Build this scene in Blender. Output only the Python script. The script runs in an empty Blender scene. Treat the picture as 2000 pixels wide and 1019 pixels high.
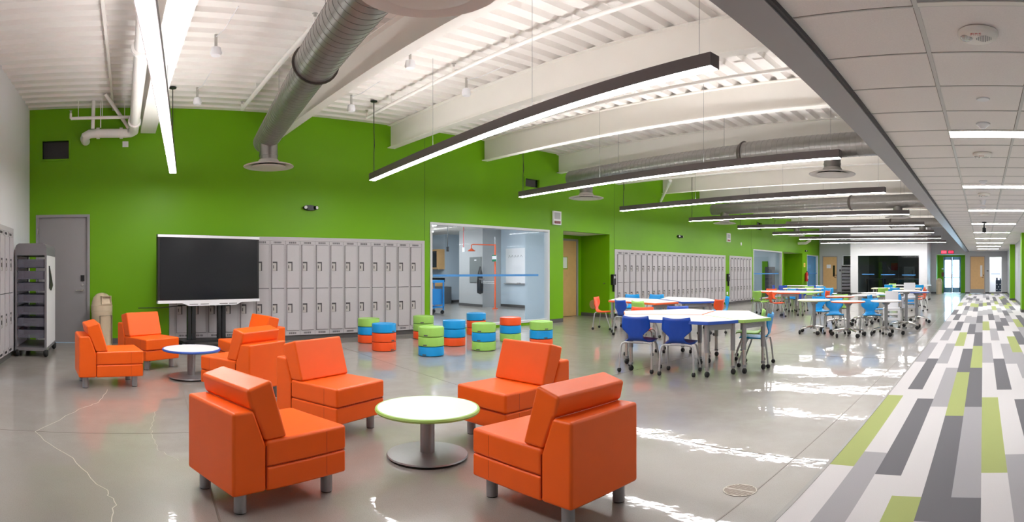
import bpy, math, random
from mathutils import Vector, Matrix
PI = math.pi
S = bpy.context.scene
C = S.collection
# ------------------------------------------------------------------ camera
EYE = 1.34                       # eye height in metres, camera over x=0, y=0; the hall runs along +Y
FX = 1064.0                      # pixels per radian of the stitched panorama (2000 x 1019)
cam = bpy.data.cameras.new('camera'); cam.type = 'PANO'; cam.panorama_type = 'EQUIRECTANGULAR'
cam.longitude_min = -1000 / FX; cam.longitude_max = 1000 / FX
cam.latitude_max = 531 / FX; cam.latitude_min = -(1019 - 531) / FX
cam.clip_start = 0.05; cam.clip_end = 200
camo = bpy.data.objects.new('camera', cam); C.objects.link(camo)
camo.location = (0, 0, EYE); camo.rotation_euler = (PI / 2, 0, (1920 - 1000) / FX)
S.camera = camo
# ------------------------------------------------------------------ world, colour
W = bpy.data.worlds.new('world'); S.world = W; W.use_nodes = True
W.node_tree.nodes['Background'].inputs[0].default_value = (0.5, 0.78, 1.0, 1)
W.node_tree.nodes['Background'].inputs[1].default_value = 6.0
S.view_settings.view_transform = 'Standard'; S.view_settings.look = 'None'
S.view_settings.gamma = 1; S.view_settings.use_curve_mapping = False
S.view_settings.exposure = 1.48
S.cycles.use_denoising = True
S.cycles.max_bounces = 10; S.cycles.diffuse_bounces = 5; S.cycles.glossy_bounces = 4
S.cycles.transparent_max_bounces = 12; S.cycles.sample_clamp_indirect = 6
S.cycles.caustics_reflective = False; S.cycles.caustics_refractive = False
LENS = 21.0      # pendant lens strength
UPL = 11.5        # pendant uplight strength
CORR = 14.5      # corridor fixtures

# ------------------------------------------------------------------ materials
def lin(r, g, b):
    f = lambda c: (c / 255 / 12.92) if c / 255 <= 0.04045 else ((c / 255 + 0.055) / 1.055) ** 2.4
    return (f(r), f(g), f(b), 1)
MATS = {}
def mat(name, col, rough=0.5, metal=0.0, noise=0.0, nscale=40.0, bump=0.0, bscale=200.0, emis=None, spec=0.5, coat=0.0, col2=None):
    if name in MATS: return MATS[name]
    m = bpy.data.materials.new(name); m.use_nodes = True; nt = m.node_tree; N = nt.nodes
    b = N['Principled BSDF']
    b.inputs['Base Color'].default_value = col; b.inputs['Roughness'].default_value = rough
    b.inputs['Metallic'].default_value = metal; b.inputs['Specular IOR Level'].default_value = spec
    if coat: b.inputs['Coat Weight'].default_value = coat
    if emis:
        b.inputs['Emission Color'].default_value = emis[0]; b.inputs['Emission Strength'].default_value = emis[1]
    tc = N.new('ShaderNodeTexCoord')
    if noise:
        n = N.new('ShaderNodeTexNoise'); n.inputs['Scale'].default_value = nscale; n.inputs['Detail'].default_value = 4
        nt.links.new(tc.outputs['Object'], n.inputs['Vector'])
        mx = N.new('ShaderNodeMix'); mx.data_type = 'RGBA'
        a = [c * (1 - noise) for c in col[:3]] + [1]; bb = list(col2) if col2 else [min(1, c * (1 + noise)) for c in col[:3]] + [1]
        mx.inputs['A'].default_value = a; mx.inputs['B'].default_value = bb
        nt.links.new(n.outputs['Fac'], mx.inputs['Factor']); nt.links.new(mx.outputs['Result'], b.inputs['Base Color'])
    if bump:
        n2 = N.new('ShaderNodeTexNoise'); n2.inputs['Scale'].default_value = bscale; n2.inputs['Detail'].default_value = 3
        nt.links.new(tc.outputs['Object'], n2.inputs['Vector'])
        bp = N.new('ShaderNodeBump'); bp.inputs['Strength'].default_value = bump; bp.inputs['Distance'].default_value = 0.01
        nt.links.new(n2.outputs['Fac'], bp.inputs['Height']); nt.links.new(bp.outputs['Normal'], b.inputs['Normal'])
    MATS[name] = m; return m
GREEN = mat('green wall paint', lin(108, 166, 0), 0.45, noise=0.05, nscale=1.5, bump=0.05, spec=0.3)
GREYW = mat('grey wall paint', lin(176, 178, 182), 0.6, noise=0.03, nscale=2)
WHITEW = mat('white wall paint', lin(226, 226, 230), 0.6, noise=0.02, nscale=2)
STEELW = mat('white painted steel', lin(238, 234, 228), 0.5, noise=0.03, nscale=3)
DECK = mat('white painted metal deck', lin(236, 231, 227), 0.55, noise=0.03, nscale=2)
SOFF = mat('grey painted steel', lin(152, 150, 152), 0.4, noise=0.03, nscale=3)
DGREY = mat('dark grey base trim', lin(84, 82, 82), 0.5, noise=0.05)
LOCK = mat('grey locker enamel', lin(184, 181, 184), 0.38, noise=0.03, nscale=30, bump=0.02)
LOCKD = mat('locker shadow gap', lin(70, 68, 70), 0.6, noise=0.05)  # dark colour standing in for shade in gaps and slots
CUP = mat('brushed steel latch', lin(184, 180, 176), 0.35, 0.25, noise=0.08, nscale=60)
BLACK = mat('black plastic', lin(22, 22, 24), 0.4, noise=0.1)
RUBBER = mat('black rubber', lin(16, 16, 17), 0.6, noise=0.1)
HOUS = mat('dark grey fixture housing', lin(104, 96, 97), 0.45, 0.1, noise=0.05)
ORANGE = mat('orange vinyl', lin(240, 97, 20), 0.4, noise=0.04, nscale=8, bump=0.06, bscale=260, spec=0.35)
SEAM = mat('orange seam welt', lin(176, 52, 12), 0.5, noise=0.05)
SILV = mat('silver painted metal', lin(150, 150, 152), 0.35, 0.5, noise=0.04)
CHROME = mat('bright steel tube', lin(190, 188, 184), 0.22, 0.9, noise=0.03)
TUBE = mat('silver tube enamel', lin(172, 172, 172), 0.3, 0.4, noise=0.03)
TABW = mat('white laminate', lin(236, 234, 234), 0.3, noise=0.02, nscale=20)
GLASSSCR = mat('black display glass', lin(20, 21, 24), 0.16, noise=0.1, nscale=3)
WPLAS = mat('white plastic', lin(232, 232, 236), 0.35, noise=0.02)
BEIGE = mat('beige plastic', lin(204, 186, 158), 0.5, noise=0.04, nscale=20)
WOOD = mat('maple veneer', lin(214, 172, 118), 0.42, noise=0.10, nscale=6)
GALV = mat('galvanised spiral duct', lin(150, 147, 144), 0.34, 0.75, noise=0.10, nscale=12)
DIFF = mat('diffuser enamel', lin(206, 200, 196), 0.45, noise=0.02)
RED = mat('red enamel', lin(190, 24, 20), 0.4, noise=0.04)
YEL = mat('yellow sign face', lin(236, 214, 110), 0.5, noise=0.04)
BLUEF = mat('blue film strip', lin(70, 140, 205), 0.5, noise=0.04)
LABW = mat('pale blue room paint', lin(192, 206, 218), 0.6, noise=0.03)
SHOWER = mat('orange pipe paint', lin(222, 92, 50), 0.4, noise=0.04)
PLC = {
 'green': mat('lime plastic', lin(150, 200, 92), 0.36, noise=0.03), 'blue': mat('azure plastic', lin(0, 146, 214), 0.36, noise=0.03),
 'orange': mat('orange plastic', lin(238, 84, 28), 0.36, noise=0.03), 'navy': mat('royal blue plastic', lin(0, 64, 166), 0.34, noise=0.03),
 'white': WPLAS}
EDGE = {'green': mat('lime edge band', lin(160, 200, 104), 0.4, noise=0.03), 'navy': mat('blue edge band', lin(40, 84, 180), 0.4, noise=0.03),
 'orange': mat('orange edge band', lin(232, 98, 44), 0.4, noise=0.03), 'cream': mat('cream edge band', lin(226, 226, 190), 0.4, noise=0.03),
 'blue': mat('azure edge band', lin(80, 170, 220), 0.4, noise=0.03), 'white': TABW}
EMB = mat('pendant lens', (1, 1, 1, 1), 0.5, emis=((1.0, 0.985, 0.98, 1), LENS), noise=0.01)
EMU = mat('pendant uplight lens', (1, 1, 1, 1), 0.5, emis=((1.0, 0.985, 0.975, 1), UPL), noise=0.01)
EMC = mat('corridor fixture lens', (1, 1, 1, 1), 0.5, emis=((1.0, 0.985, 0.975, 1), CORR), noise=0.01)
EML = mat('lab fixture lens', (1, 1, 1, 1), 0.5, emis=((0.95, 0.98, 1.0, 1), 60.0), noise=0.01)
EMR = mat('side room lens', (1, 1, 1, 1), 0.5, emis=((0.9, 0.97, 1.0, 1), 20.0), noise=0.01)
EMX = mat('exit sign red', lin(255, 60, 70), 0.5, emis=(lin(255, 40, 60), 2.0), noise=0.01)
for n_, c_ in (('carpet white', (214, 211, 212)), ('carpet light grey', (168, 166, 170)), ('carpet dark grey', (112, 111, 116)), ('carpet lime', (170, 180, 112))):
    mat(n_, lin(*c_), 0.75, noise=0.12, nscale=260, bump=0.15, bscale=500, spec=0.25)
TILE = mat('mineral fibre tile', lin(238, 232, 230), 0.85, noise=0.08, nscale=120, bump=0.1, bscale=160)
GRID = mat('grid tee', lin(206, 204, 202), 0.5, noise=0.02)
def concrete():
    m = mat('polished concrete', lin(158, 151, 143), 0.14)
    nt = m.node_tree; N = nt.nodes; b = N['Principled BSDF']; tc = N.new('ShaderNodeTexCoord')
    def nz(s, d=5, r=0.6):
        n = N.new('ShaderNodeTexNoise'); n.inputs['Scale'].default_value = s; n.inputs['Detail'].default_value = d
        n.inputs['Roughness'].default_value = r; nt.links.new(tc.outputs['Object'], n.inputs['Vector']); return n
    def mix(f, a, bb):
        x = N.new('ShaderNodeMix'); x.data_type = 'RGBA'
        for k, v in (('Factor', f), ('A', a), ('B', bb)):
            if hasattr(v, 'links'): nt.links.new(v, x.inputs[k])
            else: x.inputs[k].default_value = v
        return x.outputs['Result']
    def ramp(src, p0, p1):
        r = N.new('ShaderNodeMapRange'); nt.links.new(src, r.inputs['Value']); r.inputs['From Min'].default_value = p0; r.inputs['From Max'].default_value = p1
        return r.outputs['Result']
    big = nz(0.55, 6); mid = nz(4, 6); fine = nz(170, 2); peb = nz(420, 1)
    base = mix(ramp(big.outputs['Fac'], 0.35, 0.65), lin(134, 129, 123), lin(158, 153, 148))
    base = mix(ramp(mid.outputs['Fac'], 0.3, 0.75), base, lin(146, 139, 131))
    base = mix(ramp(fine.outputs['Fac'], 0.5, 0.8), base, lin(122, 116, 109))
    base = mix(ramp(peb.outputs['Fac'], 0.6, 0.85), base, lin(172, 166, 159))
    nt.links.new(base, b.inputs['Base Color'])
    rr = N.new('ShaderNodeMapRange'); nt.links.new(mid.outputs['Fac'], rr.inputs['Value'])
    rr.inputs['From Min'].default_value = 0.3; rr.inputs['From Max'].default_value = 0.7; rr.inputs['To Min'].default_value = 0.31; rr.inputs['To Max'].default_value = 0.40
    nt.links.new(rr.outputs['Result'], b.inputs['Roughness'])
    wob = nz(2.4, 4, 0.5)
    bp = N.new('ShaderNodeBump'); bp.inputs['Strength'].default_value = 0.24; bp.inputs['Distance'].default_value = 0.012
    nt.links.new(wob.outputs['Fac'], bp.inputs['Height']); nt.links.new(bp.outputs['Normal'], b.inputs['Normal'])
    b.inputs['Specular IOR Level'].default_value = 0.5
    b.inputs['Coat Weight'].default_value = 0.7; b.inputs['Coat Roughness'].default_value = 0.035; nt.links.new(bp.outputs['Normal'], b.inputs['Coat Normal'])
    return m
CONC = concrete()
JOINT = mat('saw cut joint filler', lin(120, 112, 104), 0.4, noise=0.08)
CRACK = mat('pale crack filler', lin(196, 188, 178), 0.5, noise=0.08)
def glassmat(name, tint, refl):
    m = bpy.data.materials.new(name); m.use_nodes = True; nt = m.node_tree; N = nt.nodes
    for n in list(N): N.remove(n)
    o = N.new('ShaderNodeOutputMaterial'); t = N.new('ShaderNodeBsdfTransparent'); g = N.new('ShaderNodeBsdfGlossy')
    t.inputs[0].default_value = tint; g.inputs['Roughness'].default_value = 0.02
    fr = N.new('ShaderNodeFresnel'); fr.inputs['IOR'].default_value = refl
    mx = N.new('ShaderNodeMixShader'); ge = N.new('ShaderNodeNewGeometry'); sb = N.new('ShaderNodeMath'); sb.operation = 'SUBTRACT'; sb.use_clamp = True
    nt.links.new(fr.outputs[0], sb.inputs[0]); nt.links.new(ge.outputs['Backfacing'], sb.inputs[1]); nt.links.new(sb.outputs[0], mx.inputs[0]); nt.links.new(t.outputs[0], mx.inputs[1]); nt.links.new(g.outputs[0], mx.inputs[2])
    nt.links.new(mx.outputs[0], o.inputs[0]); return m
GLASS = glassmat('clear window glass', (0.95, 0.975, 0.985, 1), 1.3)
DARKGLASS = glassmat('tinted window glass', (0.62, 0.68, 0.68, 1), 1.45)
def traymat():
    m = bpy.data.materials.new('translucent smoky plastic'); m.use_nodes = True; nt = m.node_tree; N = nt.nodes
    b = N['Principled BSDF']; b.inputs['Base Color'].default_value = lin(150, 148, 160); b.inputs['Roughness'].default_value = 0.25
    o = N['Material Output']; t = N.new('ShaderNodeBsdfTransparent'); t.inputs[0].default_value = (0.8, 0.8, 0.85, 1)
    mx = N.new('ShaderNodeMixShader'); mx.inputs[0].default_value = 0.27
    nt.links.new(t.outputs[0], mx.inputs[1]); nt.links.new(b.outputs[0], mx.inputs[2]); nt.links.new(mx.outputs[0], o.inputs[0]); return m
TRAY = traymat()

# ------------------------------------------------------------------ mesh helpers
class MB:
    def __init__(s): s.v = []; s.f = []; s.m = []; s.s = []
    def add(s, vs, fs, m=0, smooth=False, T=None):
        o = len(s.v)
        for p in vs:
            p = Vector(p); s.v.append(T @ p if T else p)
        for f in fs: s.f.append([o + i for i in f]); s.m.append(m); s.s.append(smooth)
        return s
    def box(s, x0, x1, y0, y1, z0, z1, m=0, T=None):
        if x0 > x1: x0, x1 = x1, x0
        if y0 > y1: y0, y1 = y1, y0
        if z0 > z1: z0, z1 = z1, z0
        return s.add([(x0,y0,z0),(x1,y0,z0),(x1,y1,z0),(x0,y1,z0),(x0,y0,z1),(x1,y0,z1),(x1,y1,z1),(x0,y1,z1)],
              [(0,3,2,1),(4,5,6,7),(0,1,5,4),(1,2,6,5),(2,3,7,6),(3,0,4,7)], m, False, T)
    def tube(s, path, r, n=10, m=0, cap=True, T=None):
        P = [Vector(p) for p in path]; rs = r if isinstance(r, (list, tuple)) else [r] * len(P)
        vs = []; up = None
        for i, p in enumerate(P):
            d = (P[min(i+1, len(P)-1)] - P[max(i-1, 0)]).normalized()
            if up is None:
                up = Vector((0,0,1)) if abs(d.z) < 0.9 else Vector((1,0,0))
            a = d.cross(up).normalized(); b = a.cross(d).normalized(); up = b
            for k in range(n):
                t = 2*PI*k/n; vs.append(p + (a*math.cos(t) + b*math.sin(t)) * rs[i])
        fs = [(i*n+k, i*n+(k+1)%n, (i+1)*n+(k+1)%n, (i+1)*n+k) for i in range(len(P)-1) for k in range(n)]
        s.add(vs, fs, m, True, T)
        if cap:
            s.add(vs[:n], [tuple(range(n))], m, False, T); s.add(vs[-n:], [tuple(range(n-1, -1, -1))], m, False, T)
        return s
    def cyl(s, p0, p1, r, n=16, m=0, r1=None): return s.tube([p0, p1], [r, r if r1 is None else r1], n, m)
    def lathe(s, prof, n=24, m=0, c=(0,0,0), smooth=True, a0=0.0, a1=2*PI):
        full = abs(a1 - a0 - 2*PI) < 1e-6; k1 = n if full else n + 1
        vs = [(c[0]+r*math.cos(a0+(a1-a0)*k/n), c[1]+r*math.sin(a0+(a1-a0)*k/n), c[2]+z) for r, z in prof for k in range(k1)]
        fs = []
        for i in range(len(prof)-1):
            for k in range(n):
                k2 = (k+1) % k1
                fs.append((i*k1+k, i*k1+k2, (i+1)*k1+k2, (i+1)*k1+k))
        return s.add(vs, fs, m, smooth)
    def prism(s, poly, z0, z1, m=0, mtop=None, T=None):
        n = len(poly); vs = [(x, y, z0) for x, y in poly] + [(x, y, z1) for x, y in poly]
        s.add(vs, [tuple(range(n-1, -1, -1))] + [(i, (i+1) % n, n+(i+1) % n, n+i) for i in range(n)], m, False, T)
        return s.add([(x, y, z1) for x, y in poly], [tuple(range(n))], m if mtop is None else mtop, False, T)
    def side(s, prof, x0, x1, m=0):           # profile in (y, z) swept along x
        n = len(prof); vs = [(x0, y, z) for y, z in prof] + [(x1, y, z) for y, z in prof]
        return s.add(vs, [tuple(range(n)), tuple(range(2*n-1, n-1, -1))] + [(i, n+i, n+(i+1) % n, (i+1) % n) for i in range(n)], m)
    def build(s, name, mats, parent=None, loc=None, rz=0, bevel=0, bseg=2, smooth=False):
        me = bpy.data.meshes.new(name); me.from_pydata([tuple(v) for v in s.v], [], s.f)
        for m in (mats if isinstance(mats, (list, tuple)) else [mats]): me.materials.append(m)
        for p, mi, sm in zip(me.polygons, s.m, s.s): p.material_index = mi; p.use_smooth = sm or smooth
        me.update(); me.validate()
        import bmesh
        bm = bmesh.new(); bm.from_mesh(me); bmesh.ops.remove_doubles(bm, verts=bm.verts, dist=1e-5); bmesh.ops.recalc_face_normals(bm, faces=bm.faces); bm.to_mesh(me); bm.free()
        if not bevel: me.set_sharp_from_angle(angle=math.radians(38))
        o = bpy.data.objects.new(name, me); C.objects.link(o)
        if parent: o.parent = parent
        if loc: o.location = loc
        if rz: o.rotation_euler = (0, 0, rz)
        if bevel:
            b = o.modifiers.new('edge', 'BEVEL'); b.width = bevel; b.segments = bseg; b.limit_method = 'ANGLE'; b.angle_limit = math.radians(35)
            for p in me.polygons: p.use_smooth = True
            b.harden_normals = True
        return o
def tag(o, label, cat, group=None, kind=None):
    o['label'] = label; o['category'] = cat
    if group: o['group'] = group
    if kind: o['kind'] = kind
    return o
def thing(name, label, cat, loc=(0,0,0), rz=0, group=None):
    o = bpy.data.objects.new(name, None); C.objects.link(o); o.location = loc; o.rotation_euler = (0, 0, rz); o.empty_display_size = 0.1
    return tag(o, label, cat, group)
def struct(o): o['kind'] = 'structure'; return o
def kids(o): return [c for c in C.objects if c.parent == o]
TREE = {}
def dup(root, loc, rz, label, group=None, scale=None):
    if root.name not in TREE: TREE[root.name] = [(c, kids(c)) for c in kids(root)]
    r = root.copy(); C.objects.link(r); r.location = loc; r.rotation_euler = (0, 0, rz); r['label'] = label
    if group: r['group'] = group
    if scale: r.scale = scale
    for c, gs in TREE[root.name]:
        c2 = c.copy(); C.objects.link(c2); c2.parent = r
        for g in gs:
            g2 = g.copy(); C.objects.link(g2); g2.parent = c2
    return r
ORD = ['first','second','third','fourth','fifth','sixth','seventh','eighth','ninth','tenth','eleventh','twelfth','thirteenth','fourteenth','fifteenth','sixteenth','seventeenth','eighteenth','nineteenth','twentieth','twenty-first','twenty-second','twenty-third']
def face(dx, dy): return math.atan2(dy, dx) - PI/2      # rz so that local +Y looks along (dx,dy)

def text(body, size, m, parent, loc, rot):
    cu = bpy.data.curves.new('t', 'FONT'); cu.body = body; cu.size = size; cu.align_x = 'CENTER'; cu.align_y = 'CENTER'; cu.extrude = .0006
    o = bpy.data.objects.new('t', cu); C.objects.link(o); bpy.context.view_layer.update()
    me = bpy.data.meshes.new_from_object(o.evaluated_get(bpy.context.evaluated_depsgraph_get())); bpy.data.objects.remove(o); me.name = 'lettering'
    me.materials.clear(); me.materials.append(m); q = bpy.data.objects.new('lettering', me); C.objects.link(q); q.parent = parent; q.location = loc; q.rotation_euler = rot; return q
# ------------------------------------------------------------------ shell
GX = -10.167; DZ = 4.50; YB = -1.842; YE = 33.8; RX = 1.5; CZ = 2.64
def wall(name, axis, p, th, a0, a1, z0, z1, holes, m):
    """axis 'x': plane x=p, runs along y; 'y': plane y=p, runs along x. th signed, away from the room."""
    b = MB(); cuts = sorted({a0, a1, *[h for H in holes for h in H[:2]]})
    for s, e in zip(cuts, cuts[1:]):
        hs = sorted([H for H in holes if H[0] <= s + 1e-6 and H[1] >= e - 1e-6], key=lambda H: H[2]); z = z0
        for H in hs + [(0, 0, z1, z1)]:
            if H[2] > z + 1e-4:
                if axis == 'x': b.box(p, p+th, s, e, z, H[2])
                else: b.box(s, e, p, p+th, z, H[2])
            z = max(z, H[3])
    return struct(b.build(name, m))
wall('wall_left', 'x', GX, -0.15, YB, 32.8, 0, 4.62, [(-1.72,-0.70,0,2.42),(-1.60,-1.09,3.49,3.86),(0.78,6.17,0,2.02),(6.31,9.95,0.07,2.44),(10.47,12.43,0,2.45),
    (12.66,19.86,0,2.02),(20.22,22.50,0,2.02),(22.65,26.26,0.07,2.39),(26.5,29.5,0,2.4),(30.34,32.55,0.07,2.36),(9.10,9.58,3.5,3.72),(23.05,23.6,3.3,3.66)], GREEN)
wall('wall_back', 'y', YB, -0.15, GX-0.15, RX+0.15, 0, 4.62, [(-8.40,-6.4,0,2.02)], WHITEW)
wall('wall_right', 'x', RX, 0.15, YB-0.15, YE, 0, CZ+0.1, [(19.0,21.6,0.1,2.3)], GREYW)
# pilasters of the right-hand corridor wall, painted green
for y0, y1, n in ((17.9, 18.5, 0), (25.6, 26.2, 0)):
    struct(MB().box(1.27, RX, y0, y1, 0, CZ).build('wall_pilaster', GREEN))
    struct(MB().box(1.26, RX, y0-0.005, y1+0.005, 0, 0.1).build('baseboard_pilaster', DGREY))
fl = MB(); fl.box(GX-12, -1.012, YB-0.2, YE+3, -0.1, 0)
struct(fl.build('floor', CONC))
# joints, cracks and the brass edge strip lie in the slab surface
def strip(name, pts, w, m, z=0.0015):
    b = MB(); P = [Vector((x, y, 0)) for x, y in pts]; L = []; R = []
    for i, p in enumerate(P):
        d = (P[min(i+1, len(P)-1)] - P[max(i-1, 0)]).normalized(); nn = Vector((-d.y, d.x, 0)) * w/2
        L.append(p + nn); R.append(p - nn)
    vs = [(q.x, q.y, z) for q in L] + [(q.x, q.y, z) for q in R] + [(q.x, q.y, 0.0) for q in L] + [(q.x, q.y, 0.0) for q in R]; n = len(P)
    b.add(vs, [(i, i+1, n+i+1, n+i) for i in range(n-1)] + [(i, 2*n+i, 2*n+i+1, i+1) for i in range(n-1)] + [(n+i, n+i+1, 3*n+i+1, 3*n+i) for i in range(n-1)])
    return struct(b.build(name, m))
for yy in (3.6, 8.3, 13.0, 17.7, 22.4, 27.1, 31.8): strip('floor_joint', [(GX, yy+0.14), (-1.012, yy-0.06)] if yy > 0 else [(GX, yy), (-1.012, yy)], 0.008, JOINT)
strip('floor_joint', [(GX, 0.83), (-6.0, 0.62), (-2.67, 0.46), (-1.012, 0.4)], 0.012, JOINT)
strip('floor_joint', [(-1.28, YB), (-1.28, YE)], 0.009, JOINT)
strip('floor_joint', [(-4.39, YB), (-4.39, YE)], 0.006, JOINT)
random.seed(5)
def crack(pts):
    out = []
    for (a, b), (c, d) in zip(pts, pts[1:]):
        for k in range(6):
            t = k/6; out.append((a+(c-a)*t + random.uniform(-.014, .014), b+(d-b)*t + random.uniform(-.014, .014)))
    return out + [pts[-1]]
strip('floor_crack', crack([(-6.13,-0.23),(-5.5,-0.28),(-5.2,-0.45),(-4.37,-0.76),(-3.74,-0.38),(-3.18,-0.13),(-2.95,-0.07),(-2.6,-0.1),(-2.4,-0.07)]), 0.005, CRACK)
strip('floor_crack', crack([(-5.18,0.28),(-4.6,0.2),(-4.33,0.19),(-3.93,0.23),(-3.7,0.35)]), 0.003, CRACK)
# carpet planks
cb = MB(); LP = 2.248; w = 0.1667
SEQ = {  # per column: first joint distance, colours from the joint backwards (near) and on (0 white 1 light 2 dark 3 lime)
 0: (3.49, [0], [3,0,1,0,1,0,2,0,3,0,0]), 1: (3.82, [1], [0,2,0,1,0,2,0,0,1,0]), 2: (3.37, [0], [2,0,1,0,2,0,1,2,0,1]),
 3: (3.03, [3], [0,1,0,3,0,1,0,1,3,0]), 4: (4.94, [2], [3,2,0,2,1,0,2,3,1,2]), 5: (3.04, [2], [1,2,3,2,1,2,1,0,2,1]),
 6: (3.46, [0], [3,0,1,0,3,0,1,0,3,0]), 7: (3.84, [1], [0,2,0,1,0,2,1,0,2,0]), 8: (3.36, [0], [2,0,1,0,2,1,0,3,0,1]),
 9: (4.5, [1], [0,1,3,0,2,0,1,0,3,2]), 10: (3.2, [0], [1,3,0,2,0,1,2,0,1,0])}
for k in range(15):
    x0 = -1.0115 + k*w; x1 = x0 + w
    if k in SEQ: y, near, far = SEQ[k]
    else: y, near, far = 2.6 + (k*1.37) % LP, [0], []
    rr = random.Random(k*7+1); far = far + [rr.choice([0,0,1,2,1,0,3,2]) for _ in range(18)]
    yy = y; nb = near + [rr.choice([0,1,2,0,3]) for _ in range(6)]; i = 0
    while yy > YB:
        cb.add([(x0,max(yy-LP,YB),0.004),(x1,max(yy-LP,YB),0.004),(x1,yy,0.004),(x0,yy,0.004)], [(0,1,2,3)], nb[i]); yy -= LP; i += 1
    yy = y; i = 0
    while yy < YE:
        cb.add([(x0,yy,0.004),(x1,yy,0.004),(x1,min(yy+LP,YE),0.004),(x0,min(yy+LP,YE),0.004)], [(0,1,2,3)], far[i]); yy += LP; i += 1
cb.box(-1.012, RX+0.15, YB-0.2, YE+0.2, -0.1, 0.002, 1)
struct(cb.build('floor_carpet', [MATS['carpet white'], MATS['carpet light grey'], MATS['carpet dark grey'], MATS['carpet lime']]))
struct(MB().box(-1.035, -1.008, YB, YE, 0, 0.006).build('trim_1', mat('grey transition strip', lin(128, 126, 122), 0.35, 0.4, noise=0.05)))
# baseboards
def bb(name, x0, x1, y0, y1): return struct(MB().box(x0, x1, y0, y1, 0, 0.1).build(name, DGREY))
for y0, y1 in ((-0.69, 0.77), (6.18, 6.30), (9.96, 10.46), (12.44, 12.65), (19.87, 20.21), (22.51, 22.64), (26.27, 26.49), (29.51, 30.33)): bb('baseboard_left', GX, GX+0.008, y0, y1)
bb('baseboard_back', GX, -8.41, YB, YB+0.008); bb('baseboard_back', -6.39, RX, YB, YB+0.008)
for y0, y1 in ((YB, 17.9), (18.51, 18.99), (21.61, 25.6), (26.21, YE)): bb('baseboard_right', RX-0.008, RX, y0, y1)
# corrugated deck: 12 in ribs running along Y
dk = MB(); prof = []
x = GX; top = DZ+0.075
while x < -1.0:
    prof += [(x, DZ), (x+0.155, DZ), (x+0.19, top), (x+0.27, top)]; x += 0.305
n = len(prof); vs = [(a, YB, z) for a, z in prof] + [(a, YE, z) for a, z in prof]
dk.add(vs, [(i, i+1, n+i+1, n+i) for i in range(n-1)])
dk.box(GX-0.2, RX+0.2, YB-0.15, YE+1.6, top+0.01, top+0.1)
struct(dk.build('ceiling', DECK))
# steel I beams
for k in range(13):
    y = 0.385 + 2.48*k; hw = 0.14 if k == 0 else 0.085; sk = 0.02 if k == 0 else (0.034 if k < 5 else 0.02); L = -GX - 1.12
    b = MB()
    if k == 0: b.box(0, L, -hw, hw, 3.985, 4.0); b.box(0, L, -hw+0.0, hw-0.0, 4.0, 4.5)
    else: b.box(0, L, -hw, hw, 3.985, 4.003); b.box(0, L, -0.006, 0.006, 4.003, 4.482); b.box(0, L, -hw, hw, 4.482, 4.499)
    o = b.build('ceiling_beam', STEELW); o.location = (GX, y, 0); o.rotation_euler = (0, 0, math.atan(sk)); struct(o)
# small angle running along the deck next to beam 1, seen left
struct(MB().box(GX, -1.12, -0.28, -0.24, 4.44, 4.5).build('ceiling_angle', STEELW))
# bulkhead between hall and corridor
struct(MB().box(-1.115, -0.905, YB, YE, 2.60, 4.56).build('ceiling_bulkhead', SOFF))
struct(MB().box(-0.905, -0.885, YB, YE, 2.61, 2.66).build('ceiling_gap_shade', LOCKD))  # dark strip drawn in for the shaded gap beside the bulkhead
# lay-in ceiling
ct = MB(); ct.box(-0.9, RX, YB, YE, CZ, CZ+0.02)
struct(ct.build('ceiling_tiles', TILE))
gr = MB()
y = 2.434 - 0.6096*7
gy = []
while y < YE: gy.append(y); y += 0.6096
for y in gy: gr.box(-0.9, RX, y-0.006, y+0.006, CZ-0.004, CZ)
for x in (-0.301, 0.287, 0.90): gr.box(x-0.012, x+0.012, YB, YE, CZ-0.005, CZ)
struct(gr.build('ceiling_grid', GRID))
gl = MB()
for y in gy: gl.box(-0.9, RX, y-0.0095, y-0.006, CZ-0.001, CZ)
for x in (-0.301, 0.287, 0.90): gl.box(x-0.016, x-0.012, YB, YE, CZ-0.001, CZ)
struct(gl.build('ceiling_grid_painted_shadow', mat('painted grid shadow', lin(120, 112, 104), 0.8, noise=0.05)))  # thin dark strips paint a shadow line along one side of each tee

# ------------------------------------------------------------------ doors, windows, recesses on the green wall
def frame(name, y0, y1, z0, z1, x, w, d, m):
    b = MB()
    b.box(x-d, x+0.015, y0, y0+w, z0, z1); b.box(x-d, x+0.015, y1-w, y1, z0, z1); b.box(x-d, x+0.015, y0+w, y1-w, z1-w, z1)
    if z0 > 0.02: b.box(x-d, x+0.015, y0+w, y1-w, z0, z0+w)
    return b.build(name, m)
GD = mat('grey door paint', lin(150, 148, 150), 0.45, noise=0.04, nscale=4)
GM = mat('aluminium frame', lin(206, 208, 210), 0.4, 0.05, noise=0.03)
d = struct(MB().box(GX-0.08, GX-0.035, -1.67, -0.75, 0.012, 2.37).build('door_1', GD))
struct(frame('door_1_frame', -1.72, -0.70, 0, 2.42, GX, 0.05, 0.13, GD))
h = MB(); h.cyl((GX-0.034, -0.84, 1.0), (GX+0.03, -0.84, 1.0), 0.014, 10); h.cyl((GX+0.03, -0.835, 1.0), (GX+0.03, -0.97, 1.0), 0.010, 10); h.cyl((GX-0.034, -0.84, 1.0), (GX-0.026, -0.84, 1.0), 0.03, 14); h.cyl((GX-0.034, -0.84, 1.10), (GX-0.02, -0.84, 1.10), 0.024, 14)
h.build('door_handle', CHROME, d)
MB().box(GX-0.034, GX-0.01, -0.875, -0.805, 1.17, 1.28).build('card_reader', BLACK, d)
hg = MB(); [hg.box(GX-0.03, GX+0.02, -1.69, -1.67, z, z+0.11) for z in (0.25, 1.1, 2.05)]; hg.build('hinge', CHROME, d)
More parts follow.
